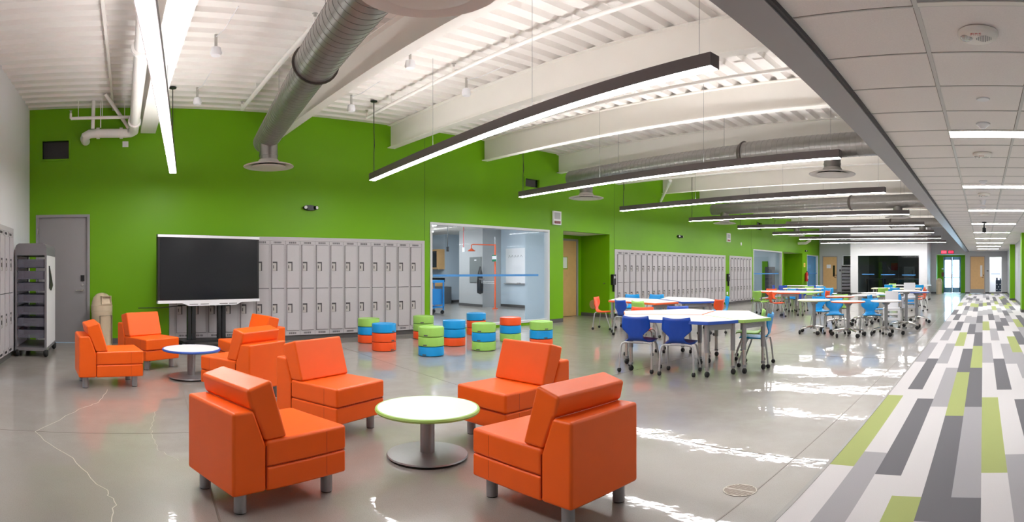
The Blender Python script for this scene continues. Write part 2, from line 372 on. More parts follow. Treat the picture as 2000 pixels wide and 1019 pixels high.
struct(MB().box(GX-0.15, GX-0.14, -1.72, -0.70, 0, 2.42).build('wall_behind_door', GREYW))
# pale blue strip paints the light that shows in the gap under the door
struct(MB().box(GX-0.05, GX-0.02, -1.67, -0.75, 0.0, 0.012).build('door_1_gap_light', mat('painted gap light', lin(190, 220, 240), 0.3, 0.3, noise=0.03)))
def ventwin(n, y0, y1, z0, z1):
    struct(frame('window_%d_frame' % n, y0-0.03, y1+0.03, z0-0.03, z1+0.03, GX+0.003, 0.035, 0.02, GREEN))
    struct(MB().box(GX-0.9, GX-0.15, y0-0.1, y1+0.1, z0-0.1, z0-0.09).build('wall_plenum', BLACK))
    struct(MB().box(GX-0.9, GX-0.89, y0-0.1, y1+0.1, z0-0.1, z1+0.1).build('wall_plenum', BLACK))
    struct(MB().box(GX-0.06, GX-0.055, y0, y1, z0, z1).build('window_%d' % n, GLASSSCR))
ventwin(4, -1.60, -1.09, 3.49, 3.86); ventwin(5, 9.10, 9.58, 3.50, 3.72); ventwin(6, 23.05, 23.6, 3.3, 3.66)
def window(n, y0, y1, z0, z1, npan, film):
    struct(frame('window_%d_frame' % n, y0, y1, z0, z1, GX, 0.055, 0.13, GM))
    b = MB(); st = (y1-y0-0.11)/npan
    for k in range(npan): b.box(GX-0.055, GX-0.047, y0+0.057+st*k, y0+0.053+st*(k+1), z0+0.055, z1-0.055)
    g = struct(b.build('window_%d' % n, GLASS))
    bm = MB(); bm.box(GX-0.045, GX-0.043, film[0], film[1], 1.235, 1.285); bm.build('privacy_film_strip', BLUEF, g)['label'] = 'blue film strip across glass'
window(1, 6.31, 9.95, 0.07, 2.44, 3, (6.42, 9.60)); window(2, 22.65, 26.26, 0.07, 2.39, 2, (22.75, 25.9)); window(3, 30.34, 32.55, 0.07, 2.36, 2, (30.5, 32.4))
def recess(n, y0, y1, dep, z1, dy0, dy1):
    b = MB(); X = GX-dep
    b.box(X-0.1, X, y0-0.1, dy0-0.06, 0, z1); b.box(X-0.1, X, dy1+0.06, y1+0.1, 0, z1); b.box(X-0.1, X, dy0-0.06, dy1+0.06, 2.33, z1)
    b.box(X, GX-0.15, y0-0.1, y0, 0, z1); b.box(X, GX-0.15, y1, y1+0.1, 0, z1)
    struct(b.build('wall_recess', GREEN))
    struct(MB().box(X-0.1, GX-0.15, y0-0.1, y1+0.1, z1, z1+0.1).build('ceiling_recess', STEELW))
    struct(MB().box(X, X+0.008, y0, dy0-0.06, 0, 0.1).build('baseboard_recess', DGREY))
    struct(MB().box(X, GX-0.0, y1-0.008, y1, 0, 0.1).build('baseboard_recess', DGREY))
    dd = struct(MB().box(X-0.06, X-0.02, dy0, dy1, 0.01, 2.28).build('door_%d' % n, WOOD))
    struct(frame('door_%d_frame' % n, dy0-0.06, dy1+0.06, 0, 2.34, X, 0.06, 0.1, GD))
    return dd
dd = recess(2, 10.47, 12.43, 1.13, 2.45, 11.25, 12.22)
h = MB(); h.cyl((GX-1.15, 11.33, 1.0), (GX-1.08, 11.33, 1.0), 0.014, 10); h.cyl((GX-1.08, 11.32, 1.0), (GX-1.08, 11.45, 1.0), 0.010, 10); h.build('door_handle', CHROME, dd)
for q in ((GX-1.32, GX-0.17, 10.28, 10.36), (GX-1.32, GX-1.24, 10.36, 12.60)): struct(MB().box(*q, 0, 3.0).build('wall_room_return', LABW))
for q in ((GX-0.17, GX-0.15, 6.2, 6.31), (GX-0.17, GX-0.15, 9.95, 10.3)): struct(MB().box(*q, 0, 3.0).build('wall_room_return', LABW))
nb = MB().box(GX-1.15, GX-1.142, 11.60, 11.84, 1.42, 1.80).build('notice', mat('green paper', lin(150, 170, 60), 0.7, noise=0.04), dd); nb['label'] = 'notice in a green border'
MB().box(GX-1.142, GX-1.139, 11.63, 11.81, 1.46, 1.78).build('paper', mat('white paper', lin(232, 234, 232), 0.7, noise=0.03), nb)
recess(3, 26.5, 29.5, 1.05, 2.4, 27.2, 28.2)
tag(MB().cyl((GX-0.62, 12.43, 0.36), (GX-0.62, 12.40, 0.36), 0.14, 28).build('cover_plate', mat('tan plate', lin(186, 150, 110), 0.5, noise=0.04)), 'round tan cover plate low on the green recess wall', 'cover plate')
tag(MB().cyl((GX-0.18, 12.43, 1.0), (GX-0.18, 12.38, 1.0), 0.02, 12).build('door_stop', CHROME), 'small silver bumper on the green recess wall', 'bumper')
# panel seams in the green wall
for y in (6.175, 12.65, 22.45): struct(MB().box(GX, GX+0.0015, y-0.004, y+0.004, 2.02, DZ).build('wall_left_seam', mat('green reveal', lin(58, 98, 4), 0.6, noise=0.04)))

# ------------------------------------------------------------------ lab room behind the first window
def room(x0, x1, y0, y1, h, m, ceil=STEELW):
    for q in ((x0-0.1, x0, y0-0.1, y1+0.1), (x0, x1, y0-0.1, y0), (x0, x1, y1, y1+0.1)): struct(MB().box(*q, 0, h).build('wall_room', m))
    struct(MB().box(x0-0.1, x1, y0-0.1, y1+0.1, h, h+0.05).build('ceiling_room', ceil))
room(-22.0, GX-0.15, 6.22, 14.6, 3.0, LABW)
struct(MB().box(-22.0, -20.0, 13.18, 14.6, 0, 3.0).build('wall_room_stub', LABW)); struct(MB().box(-16.5, GX-0.15, 13.5, 13.6, 0, 3.0).build('wall_room_side', LABW))
struct(MB().box(-18.06, -16.5, 12.6, 14.6, 0, 3.0).build('wall_room_column', mat('grey column paint', lin(170, 172, 174), 0.6, noise=0.03)))
for a in ((-20.0, -19.99, 13.18, 14.6), (-16.5, GX-1.32, 13.49, 13.5), (-18.06, -16.5, 12.59, 12.6)): bb('baseboard_room', *a)
for xx, yy in ((-13.0, 7.5), (-15.5, 9.5), (-18.0, 10.9), (-13.4, 11.6)):  # far-end light is added to brighten the dark back of the lab
    t = thing('lab_light', 'white linear ceiling light in the blue lab %s' % ({-13.0: 'nearest the glass', -15.5: 'over the middle', -18.0: 'added to brighten the far end', -13.4: 'by the whiteboard'}[xx]), 'ceiling light', (xx, yy, 2.86), 0, 'lab ceiling lights')
    MB().box(-0.6, 0.6, -0.07, 0.07, 0.02, 0.14).build('housing', STEELW, t); MB().box(-0.58, 0.58, -0.06, 0.06, 0.0, 0.02).build('lens', EML, t)
t = thing('emergency_shower', 'orange emergency shower on a floor pipe with eyewash arm in the lab', 'emergency shower', (-15.45, 12.37, 0))
b = MB(); b.cyl((0,0,0), (0,0,2.35), 0.03, 12); b.cyl((0,0,0), (0,0,0.03), 0.1, 16); b.build('pipe', SHOWER, t)
MB().tube([(0,0,2.35), (0,0,2.62)], 0.018, 8).build('riser', SILV, t)
b = MB(); b.tube([(0,0,2.32), (-0.75,-0.45,2.36), (-0.80,-0.48,2.34), (-0.80,-0.48,2.22)], 0.02, 8); b.build('arm', SHOWER, t)
MB().lathe([(0.02, 0.1), (0.05, 0.07), (0.15, 0.0), (0.14, -0.01), (0.0, -0.01)], 20, 0, (-0.80, -0.48, 2.12)).build('shower_head', SHOWER, t)
b = MB(); b.tube([(0,0,0.98), (-0.45,-0.2,0.98)], 0.022, 8); b.tube([(0,0,0.93), (-0.45,-0.2,0.93)], 0.018, 8); b.lathe([(0.0, -0.03), (0.10, -0.02), (0.13, 0.02)], 16, 0, (-0.5, -0.22, 1.08)); b.tube([(-0.5,-0.22,0.93), (-0.5,-0.22,1.05)], 0.02, 8); b.build('eyewash', SILV, t)
sg = MB().box(-0.12, 0.12, -0.045, -0.035, 1.72, 1.96).build('sign', WPLAS, t); sg['label'] = 'white and green sign'
MB().box(-0.12, 0.12, -0.047, -0.045, 1.72, 1.80).build('sign_band', mat('sign green', lin(20, 120, 84), 0.5, noise=0.03), sg); MB().box(-0.12, 0.12, -0.047, -0.045, 1.92, 1.96).build('sign_band', MATS['sign green'], sg)
t = thing('whiteboard', 'white marker board on the blue lab wall', 'whiteboard', (-15.55, 13.495, 0))
MB().box(-0.62, 0.62, -0.02, 0, 0.92, 2.24).build('board', WPLAS, t); b = MB(); b.box(-0.66, 0.66, -0.09, 0, 0.88, 0.91); b.box(0.1, 0.25, -0.08, -0.03, 0.91, 0.94); b.build('marker_tray', GD, t)
b = MB(); random.seed(3)
for k in range(5): b.tube([(-0.45+0.17*k, -0.022, 1.9+random.uniform(-.03,.03)), (-0.40+0.17*k, -0.022, 1.98), (-0.34+0.17*k, -0.022, 1.9)], 0.006, 5)
b.build('handwriting', BLACK, t)
t = thing('electrical_panel', 'grey metal electrical panel on the lab column', 'electrical panel', (-16.93, 12.595, 0)); MB().box(-0.37, 0.37, -0.03, 0, 0.94, 1.92).build('panel_door', mat('panel grey', lin(130, 134, 134), 0.4, 0.3, noise=0.03), t); MB().box(-0.05, 0.08, -0.034, -0.03, 1.78, 1.82).build('nameplate', WPLAS, t)
t = thing('lab_apron', 'dark apron hanging on the column edge in the lab', 'apron', (-16.42, 12.42, 0)); b = MB(); b.lathe([(0.02, 1.55), (0.09, 1.3), (0.13, 0.9), (0.12, 0.55), (0.0, 0.5)], 10, 0, (0,0,0)); b.build('cloth', BLACK, t)
t = thing('wall_cabinet', 'maple wall cabinet with glass doors in the lab', 'cabinet', (-20.5, 13.175, 1.46))
MB().box(-0.7, 0.5, -0.34, 0, 0, 0.88).build('cabinet_body', WOOD, t)
for i in (0, 1):
    dd = MB().box(-0.68+0.59*i, -0.10+0.59*i, -0.36, -0.34, 0.02, 0.86).build('door', WOOD, t); MB().box(-0.60+0.59*i, -0.18+0.59*i, -0.365, -0.36, 0.08, 0.80).build('pane', GLASSSCR, dd)
t = thing('lab_counter', 'maple base cabinet with black counter in the lab', 'counter', (-20.6, 13.175, 0)); MB().box(-1.3, 0.6, -0.6, 0, 0.1, 0.9).build('base', WOOD, t); MB().box(-1.3, 0.62, -0.65, 0, 0.9, 1.08).build('worktop', BLACK, t); MB().box(-1.3, 0.6, -0.55, 0, 0.0, 0.1).build('toe_base', DGREY, t)
tag(MB().box(-19.95, -19.2, 12.6, 13.0, 0.0, 0.72).build('metal_cabinet', mat('steel grey', lin(100, 106, 110), 0.4, 0.3, noise=0.03), bevel=0.01), 'low grey metal cabinet on the lab floor', 'cabinet')
t = thing('blue_cart', 'bright blue rolling cart behind the left edge of the glass', 'cart', (-14.85, 9.32, 0))
BLC = mat('blue cart steel', lin(30, 130, 200), 0.4, noise=0.03)
b = MB(); b.box(-0.3, 0.3, -0.25, 0.25, 1.0, 1.08); b.box(-0.3, 0.3, -0.25, 0.25, 0.2, 0.24); [b.box(-0.3 if i else 0.26, -0.26 if i else 0.3, -0.25 if j else 0.21, -0.21 if j else 0.25, 0.12, 1.0) for i in (0,1) for j in (0,1)]; b.build('cart_frame', BLC, t)
MB().box(-0.24, 0.24, -0.2, 0.2, 0.3, 0.8).build('bin', BLC, t)
for i in (-.26, .26):
    for j in (-.2, .2): MB().cyl((i-.02, j, 0.06), (i+.02, j, 0.06), 0.06, 12).build('caster', RUBBER, t)
t = thing('grey_bin', 'grey open bin on the lab floor by the right glass edge', 'bin', (-13.6, 12.6, 0)); b = MB(); b.lathe([(0.0,0.01),(0.24,0.01),(0.3,0.75),(0.28,0.75),(0.22,0.03),(0,0.03)], 4, 0, smooth=False); b.build('tub', mat('steel grey', lin(110,110,110)), t); 
b = MB(); [b.lathe([(0,-.05),(0.06,0),(0,.05)], 8, 0, (random.uniform(-.12,.12), random.uniform(-.12,.12), 0.78)) for k in range(5)]; b.build('rubbish', WPLAS, t)
for xx, yy, zz, cc, nm in ((-15.0, 10.0, 2.08, BLACK, 'black'), (-15.5, 11.0, 2.1, RED, 'red')):
    t = thing('hanging_outlet', '%s cord with outlet hanging from the lab ceiling' % nm, 'cord', (xx, yy, zz)); MB().tube([(0,0,0.1), (0,0,3.0-zz)], 0.012, 6).build('cord', cc, t); MB().box(-0.03, 0.03, -0.03, 0.03, -0.06, 0.1).build('outlet', cc if cc is BLACK else WPLAS, t)
# rooms behind the other windows
room(-15, GX-0.15, 22.55, 26.28, 2.9, LABW); room(-15, GX-0.15, 30.1, 32.75, 2.9, mat('sky blue room paint', lin(84, 160, 205), 0.6, noise=0.03))
tag(MB().box(-11.25, -10.95, 26.2, 26.26, 0, 1.9).build('green_panel', GREEN), 'green panel standing inside the second glazed room', 'panel')
t = thing('tray_tower', 'grey tray tower inside the second glazed room', 'storage tower', (-10.72, 26.0, 0)); MB().box(-0.2, 0.2, -0.2, 0.2, 0.0, 1.6).build('case', DGREY, t); b = MB(); [b.box(-0.18, 0.18, -0.23, -0.2, 0.1+0.2*k, 0.25+0.2*k) for k in range(7)]; b.build('trays', TRAY, t)
for yy in (24.2, 31.4):
    t = thing('room_light', 'white ceiling light in the glazed room %s' % ('beside the second locker run' if yy < 30 else 'at the far green corner'), 'ceiling light', (-12.4, yy, 2.78), 0, 'room ceiling lights'); MB().box(-0.6, 0.6, -0.1, 0.1, 0.02, 0.12).build('housing', STEELW, t); MB().box(-0.58, 0.58, -0.08, 0.08, 0, 0.02).build('lens', EMR, t)

# ------------------------------------------------------------------ far end of the hall and corridor
wall('wall_far', 'y', 32.8, 0.15, GX-0.15, -7.6, 0, 4.62, [(-9.97,-8.98,0,2.34),(-8.6,-7.7,1.78,2.33)], GREYW)
wall('wall_white_box', 'y', 31.5, 0.12, -7.82, -3.24, 0, 4.6, [(-7.42,-3.66,0.07,2.36)], WHITEW)
struct(MB().box(-7.82, -7.72, 31.62, 36.5, 0, 4.6).build('wall_white_box_side', WHITEW)); struct(MB().box(-3.34, -3.24, 31.62, 36.5, 0, 4.6).build('wall_white_box_side', WHITEW))
struct(MB().box(-7.72, -3.34, 36.4, 36.5, 0, 3.0).build('wall_room_far', mat('dim room paint', lin(120, 124, 124), 0.7, noise=0.03))); struct(MB().box(-7.82, -3.24, 31.62, 36.5, 3.0, 3.05).build('ceiling_room', TILE))
wall('wall_corridor_end', 'y', YE, 0.15, -3.24, RX+0.15, 0, 4.6, [(-2.9,-1.11,0,2.43),(-0.825,0.13,0,2.34),(0.38,1.18,0.08,2.30)], GREYW)
b = MB(); b.box(-3.0, -2.9, YE+0.15, 35.1, 0, 2.5); b.box(-1.11, -1.01, YE+0.15, 35.1, 0, 2.5); b.box(-2.9, -2.54, 35.0, 35.1, 0, 2.5); b.box(-1.43, -1.11, 35.0, 35.1, 0, 2.5); b.box(-2.54, -1.43, 35.0, 35.1, 2.32, 2.5)
struct(b.build('wall_exit_alcove', GREEN)); struct(MB().box(-3.0, -1.0, YE+0.15, 35.1, 2.43, 2.5).build('ceiling_alcove', STEELW))
bb('baseboard_corridor_end', -1.10, -0.83, YE-0.008, YE); bb('baseboard_corridor_end', 0.14, RX, YE-0.008, YE); bb('baseboard_corridor_end', -3.24, -2.91, YE-0.008, YE)
bb('baseboard_white_box', -7.82, -3.24, 31.492, 31.5); bb('baseboard_far', -8.97, -7.83, 32.792, 32.8)
# exit doors with daylight behind
DB = mat('daylit silver door metal', lin(120, 160, 196), 0.35, 0.3, noise=0.04)  # silver doors, with the blue of the daylight painted into their colour
struct(MB().box(-2.54,-2.50,34.96,35.1,0,2.32).box(-1.47,-1.43,34.96,35.1,0,2.32).box(-2.50,-1.47,34.96,35.1,2.28,2.32).build('door_4_frame', DB))
for i, (a, c) in enumerate(((-2.50, -1.99), (-1.98, -1.47))):
    b = MB(); b.box(a, a+0.06, 35.0, 35.05, 0.01, 2.28); b.box(c-0.06 if i else c-0.08, c, 35.0, 35.05, 0.01, 2.28); b.box(a, c, 35.0, 35.05, 0.01, 0.34); b.box(a, c, 35.0, 35.05, 2.10, 2.28)
    dd = struct(b.build('door_%d' % (4+i), DB)); MB().box(a+0.06, c-0.06, 35.02, 35.03, 0.34, 2.10).build('pane', GLASS, dd)
    MB().box(a+0.03, c-0.03, 34.93, 34.97, 0.97, 1.02).build('push_bar', SILV, dd); MB().box(-2.03 if not i else -1.965, -1.995 if not i else -1.93, 34.93, 35.0, 0.9, 1.2).build('latch', BLACK, dd)
struct(MB().box(-14, 10, 35.3, 60, -0.12, -0.05).build('ground', mat('outdoor concrete', lin(210, 212, 214), 0.8, noise=0.05)))
for i, (a, c, y, n) in enumerate(((-0.825, 0.13, YE, 6), (-9.97, -8.98, 32.8, 7))):
    b = MB(); b.box(a, a+0.05, y-0.01, y+0.1, 0, 2.34); b.box(c-0.05, c, y-0.01, y+0.1, 0, 2.34); b.box(a+0.05, c-0.05, y-0.01, y+0.1, 2.29, 2.34); struct(b.build('door_%d_frame' % n, GD))
    dd = struct(MB().box(a+0.05, c-0.05, y+0.03, y+0.07, 0.01, 2.29).build('door_%d' % n, WOOD))
    lx = c-0.30; MB().box(lx, lx+0.12, y+0.024, y+0.03, 1.05, 1.75).build('vision_lite', WPLAS if n == 6 else GLASSSCR, dd)
    MB().box(a+0.06, c-0.06, y+0.024, y+0.03, 0.02, 0.28).build('kick_plate', SILV, dd)
    b = MB(); b.tube([(c-0.1, y+0.03, 1.0), (c-0.1, y-0.02, 1.0), (c-0.21, y-0.02, 1.0)], 0.012, 8); b.box(c-0.12, c-0.08, y+0.015, y+0.03, 1.08, 1.18); b.build('door_handle', BLACK, dd)
    if n == 7: MB().box(a+0.28, a+0.55, y+0.024, y+0.03, 1.58, 1.80).build('notice', WPLAS, dd)
tag(MB().box(-0.0+0.22, 0.34, YE-0.01, YE, 1.38, 1.44).build('room_sign', DGREY), 'small dark room sign beside the corridor wood door', 'sign')
tag(MB().box(-8.86, -8.72, 32.79, 32.8, 1.38, 1.50).build('room_sign', DGREY), 'small dark room sign beside the wood door far left', 'sign')
# corridor end window
struct(MB().box(0.38,0.42,YE-0.01,YE+0.1,0.08,2.30).box(1.14,1.18,YE-0.01,YE+0.1,0.08,2.30).box(0.42,1.14,YE-0.01,YE+0.1,2.26,2.30).box(0.42,1.14,YE-0.01,YE+0.1,0.08,0.12).build('window_7_frame', GM))
g = struct(MB().box(0.42,1.14,YE+0.03,YE+0.035,0.12,2.26).build('window_7', GLASS)); MB().box(0.50,1.06,YE+0.025,YE+0.028,1.20,1.24).build('privacy_film_strip', BLUEF, g)
struct(MB().box(0.0, 1.7, YE+1.4, YE+1.5, 0, 2.7).box(-0.1,0,YE+0.15,YE+1.5,0,2.7).box(1.65,1.75,YE+0.15,YE+1.5,0,2.7).build('wall_side_room', WHITEW)); struct(MB().box(-0.1, 1.75, YE+0.15, YE+1.5, 2.7, 2.75).build('ceiling_side_room', STEELW))
struct(MB().box(-1.0, 1.75, YE+0.0, YE+1.5, -0.1, -0.001).build('floor_side_room', CONC))
t = thing('side_room_light', 'white ceiling light in the room behind the corridor end window', 'ceiling light', (0.8, YE+0.7, 2.62)); MB().box(-0.4,0.4,-0.1,0.1,0.02,0.08).build('housing', STEELW, t); MB().box(-0.38,0.38,-0.08,0.08,0,0.02).build('lens', EML, t)
t = thing('recycling_cart', 'dark blue cart with white discs behind the corridor end window', 'cart', (0.97, YE+0.5, 0))
MB().box(-0.17,0.17,-0.2,0.2,0.08,0.82).build('cart_body', mat('dark navy plastic', lin(24, 40, 64), 0.4, noise=0.05), t); [MB().cyl((-0.1+0.1*(k%3), -0.2, 0.25+0.16*(k//3)), (-0.1+0.1*(k%3), -0.215, 0.25+0.16*(k//3)), 0.03, 12).build('disc', WPLAS, t) for k in range(9) if k % 2 == 0]
MB().box(-0.15,-0.05,-0.1,0.1,0.82,0.98).build('handle', MATS['dark navy plastic'], t); MB().box(0.08,0.15,-0.1,0.1,0.82,0.94).build('handle', MATS['dark navy plastic'], t)
# white box window
b = MB(); b.box(-7.42,-7.36,31.48,31.6,0.07,2.36); b.box(-3.72,-3.66,31.48,31.6,0.07,2.36); b.box(-7.36,-3.72,31.48,31.6,2.30,2.36); b.box(-7.36,-3.72,31.48,31.6,0.07,0.13); struct(b.build('window_8_frame', WHITEW))
b = MB(); [b.box(-7.36+1.213*k+0.004, -7.36+1.213*(k+1)-0.004, 31.53, 31.54, 0.13, 2.30) for k in range(3)]; g = struct(b.build('window_8', DARKGLASS))
for k, (a, c) in enumerate(((-7.12,-6.38),(-5.97,-5.13),(-4.72,-3.92))): MB().box(a, c, 31.515, 31.52, 1.18 - 0.02*k, 1.23-0.02*k).build('privacy_film_strip', BLUEF, g)
t = thing('workbench', 'dark workbench with shelves inside the dark glazed room', 'workbench', (-4.6, 34.6, 0)); MB().box(-1.1,1.1,-0.3,0.3,0.85,0.92).build('worktop', SILV, t); b = MB(); [b.box(-1.05,1.05,-0.28,0.28,z,z+0.03) for z in (0.2,0.5)]; b.build('shelf', DGREY, t)
for sx in (-1.05, 1.0): MB().box(sx, sx+0.05, -0.28, 0.28, 0, 0.85).build('leg', DGREY, t)
t = thing('workbench', 'dark workbench on the left side of the dark glazed room', 'workbench', (-6.9, 34.0, 0)); MB().box(-0.5,0.7,-0.3,0.3,0.85,0.92).build('worktop', DGREY, t)
for sx in (-0.5, 0.65): MB().box(sx, sx+0.05, -0.28, 0.28, 0, 0.85).build('leg', DGREY, t)
tag(MB().box(-6.2, -5.75, 36.36, 36.4, 1.45, 1.95).build('red_cabinet', RED), 'red wall box at the back of the dark glazed room', 'box')
tag(MB().box(-7.05, -6.8, 36.3, 36.39, 0, 2.0).build('green_panel', GREEN), 'green strip panel at the back of the dark glazed room', 'panel')
t = thing('side_cabinet', 'pale cabinet with handle inside the dark glazed room', 'cabinet', (-4.9, 36.1, 0)); MB().box(-0.35,0.35,-0.25,0.25,0.0,1.7).build('cabinet_body', GREYW, t); MB().box(0.2,0.23,-0.28,-0.25,1.2,1.45).build('handle', BLACK, t)
t = thing('room_light', 'white ceiling light inside the dark glazed room', 'ceiling light', (-5.0, 34.0, 2.9)); MB().box(-0.6,0.6,-0.06,0.06,0.02,0.1).build('housing', STEELW, t); MB().box(-0.58,0.58,-0.05,0.05,0,0.02).build('lens', mat('dim lens', (1,1,1,1), 0.5, emis=((1,1,1,1), 2.0), noise=0.01), t)
# small far-left opening above the tray tower
struct(MB().box(-8.64,-8.6,32.78,32.9,1.74,2.37).box(-8.64,-7.7,32.78,32.9,2.33,2.37).box(-8.64,-7.7,32.78,32.9,1.74,1.78).build('window_9_frame', WHITEW)); struct(MB().box(-8.6,-7.7,32.85,32.86,1.78,2.33).build('window_9', GLASSSCR))
# right-hand corridor window
struct(MB().box(RX-0.02,RX+0.1,19.0,19.06,0.1,2.3).box(RX-0.02,RX+0.1,21.54,21.6,0.1,2.3).box(RX-0.02,RX+0.1,19.06,21.54,2.24,2.3).box(RX-0.02,RX+0.1,20.2,20.26,0.1,2.24).box(RX-0.02,RX+0.1,19.06,21.54,0.1,0.16).build('window_10_frame', GM))
g = struct(MB().box(RX+0.03,RX+0.035,19.06,21.54,0.16,2.24).build('window_10', GLASS)); MB().box(RX+0.02,RX+0.024,19.2,21.4,1.2,1.25).build('privacy_film_strip', BLUEF, g)
struct(MB().box(RX+2.0,RX+2.1,18.5,22.1,0,2.7).box(RX+0.15,RX+2.0,18.4,18.5,0,2.7).box(RX+0.15,RX+2.0,22.1,22.2,0,2.7).build('wall_side_office', GREYW)); struct(MB().box(RX+0.15,RX+2.1,18.4,22.2,2.7,2.75).build('ceiling_side_office', STEELW)); struct(MB().box(RX+0.15,RX+2.1,18.4,22.2,-0.1,0.0).build('floor_side_office', CONC))
t = thing('office_light', 'white ceiling light in the office off the corridor', 'ceiling light', (RX+1.0, 20.3, 2.6)); MB().box(-0.4,0.4,-0.1,0.1,0.02,0.1).build('housing', STEELW, t); MB().box(-0.38,0.38,-0.08,0.08,0,0.02).build('lens', EML, t)
# exit signs
for i, (x, f) in enumerate(((-2.42, 0), (-1.98, 1))):
    t = thing('exit_sign', 'lit red exit sign %s over the green alcove' % ('with pale face, left' if not f else 'with dark face, right'), 'exit sign', (x, YE-0.12, 2.47), 0)
    MB().box(-0.17,0.17,-0.03,0.03,0,0.2).build('sign_case', BLACK if f else RED, t); MB().box(-0.15,0.15,-0.034,-0.03,0.02,0.18).build('sign_face', EMX if not f else mat('exit dark face', lin(150, 10, 30), 0.4, emis=(lin(255, 20, 60), 0.7), noise=0.02), t)
    text('EXIT', .15, WPLAS if not f else EMX, t, (0, -.037, .1), (PI/2, 0, 0))
    MB().box(-.05,.05,.03,.12,.06,.14).build('bracket', BLACK, t)

# ------------------------------------------------------------------ lockers
def make_locker():
    t = thing('locker', 'grey two-tier locker', 'locker')
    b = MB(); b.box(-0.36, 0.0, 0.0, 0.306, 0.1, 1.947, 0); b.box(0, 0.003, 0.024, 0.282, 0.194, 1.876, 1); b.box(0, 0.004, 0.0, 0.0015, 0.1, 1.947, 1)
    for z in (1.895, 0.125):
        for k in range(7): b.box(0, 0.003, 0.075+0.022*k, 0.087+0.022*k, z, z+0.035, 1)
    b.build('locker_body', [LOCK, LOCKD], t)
    MB().box(-0.33, -0.03, 0, 0.306, 0.0, 0.1).build('toe_base', DGREY, t)
    for z0, z1, lz in ((0.20, 1.018, 0.545), (1.028, 1.87, 1.36)):
        d = MB().box(0.003, 0.02, 0.03, 0.276, z0, z1).build('door', LOCK, t, bevel=0.003, bseg=1)
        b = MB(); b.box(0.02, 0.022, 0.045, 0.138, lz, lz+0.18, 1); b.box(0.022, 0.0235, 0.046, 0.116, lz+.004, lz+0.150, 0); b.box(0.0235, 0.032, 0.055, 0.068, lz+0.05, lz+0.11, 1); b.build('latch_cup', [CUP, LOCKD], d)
    return t
L0 = make_locker(); first = True
def place_locker(x, y, rz, label, group):
    global first
    if first: L0.location = (x, y, 0); L0.rotation_euler = (0, 0, rz); L0['label'] = label; L0['group'] = group; first = False
    else: dup(L0, (x, y, 0), rz, label, group)
for k in range(17): place_locker(GX+0.012, 2.726+0.306*(k-6), 0, 'grey two-tier locker behind the big screen, %s from the lab glass' % ORD[16-k] if k < 7 else 'grey two-tier locker, %s counted back from the lab glass' % ORD[16-k], 'lockers between the screen and the lab glass')
for k in range(23): place_locker(GX+0.012, 12.763+0.306*k, 0, 'grey two-tier locker in the long middle run, %s from the green recess' % ORD[k], 'lockers in the long middle run')
for k in range(7): place_locker(GX+0.012, 20.31+0.306*k, 0, 'grey two-tier locker in the short far run, %s from the dispenser' % ORD[k], 'lockers in the short far run')
for k in range(6): place_locker(-8.33+0.306*(k+1), YB+0.06, PI/2, 'grey two-tier locker on the white back wall, %s from the tray cart' % ORD[k], 'lockers on the white back wall')
def filler(name, label, x0, x1, y0, y1):
    b = MB(); b.box(x0, x1, y0, y1, 1.947, 2.02)
    return b
for y0, y1, ends, lab in ((0.785, 6.165, (0.785, 0.888, 6.094, 6.165), 'near'), (12.665, 19.855, (12.665, 12.761, 19.802, 19.855), 'middle'), (20.225, 22.495, (20.225, 20.308, 22.454, 22.495), 'far')):
    b = MB(); b.box(GX-0.1, GX+0.016, y0, y1, 1.95, 2.02); b.box(GX-0.1, GX+0.016, ends[0], ends[1], 0.1, 1.95); b.box(GX-0.1, GX+0.016, ends[2], ends[3], 0.1, 1.95)
    tag(b.build('locker_trim', LOCK), 'grey filler trim framing the %s locker run on the green wall' % lab, 'trim')
b = MB(); b.box(-8.395, -6.4, YB-0.1, YB+0.064, 1.95, 2.02); b.box(-8.395, -8.332, YB-0.1, YB+0.064, 0.1, 1.95); tag(b.build('locker_trim', LOCK), 'grey filler trim framing the lockers on the white back wall', 'trim')
struct(MB().box(-8.395, -6.4, YB-0.1, YB+0.0, 0, 0.1).build('baseboard_locker', DGREY))
for a, c in ((0.78, 6.17), (12.66, 19.86), (20.22, 22.5)): struct(MB().box(GX-0.5, GX-0.42, a, c, 0, 2.1).build('wall_niche', GREYW)); struct(MB().box(GX-0.42, GX-0.02, a, c, 0.0, 0.002).build('floor_niche', DGREY))

# ------------------------------------------------------------------ lounge chairs
def make_lounge():
    t = thing('lounge_chair', 'orange', 'armchair'); HW = 0.28
    MB().side([(-.37,.13),(-.17,.13),(-.17,.40),(-.245,.61),(-.37,.61)], -HW, HW).build('back_frame', ORANGE, t, bevel=0.018, bseg=3)
    MB().box(-HW, HW, -.17, .37, .13, .272).build('base', ORANGE, t, bevel=0.014, bseg=3)
    MB().box(-HW, HW, -.172, .375, .275, .43).build('seat_cushion', ORANGE, t, bevel=0.02, bseg=3)
    MB().side([(-.175,.43),(-.035,.432),(-.135,.765),(-.285,.725),(-.262,.62),(-.248,.61)], -HW+.004, HW-.004).build('back_cushion', ORANGE, t, bevel=0.018, bseg=3)
    b = MB()
    for sx in (-1, 1):
        for z0, z1 in ((.15,.262),(.29,.415)): b.box(sx*(HW+0.0006), sx*(HW-0.002), .228, .2305, z0, z1)
        b.box(sx*(HW-0.01)-0.0, sx*(HW-0.0), -.171, -.169, .15, .40)
    b.box(-HW+.01, HW-.01, -.17, .372, .2715, .2755)
    b.build('seam_welt', SEAM, t)
    for x in (-.21, .21):
        for y in (-.29, .28):
            l = MB().cyl((x, y, 0.006), (x, y, .135), .034, 18).build('leg', SILV, t); MB().cyl((x, y, 0), (x, y, .008), .031, 14).build('glide', RUBBER, l)
    return t
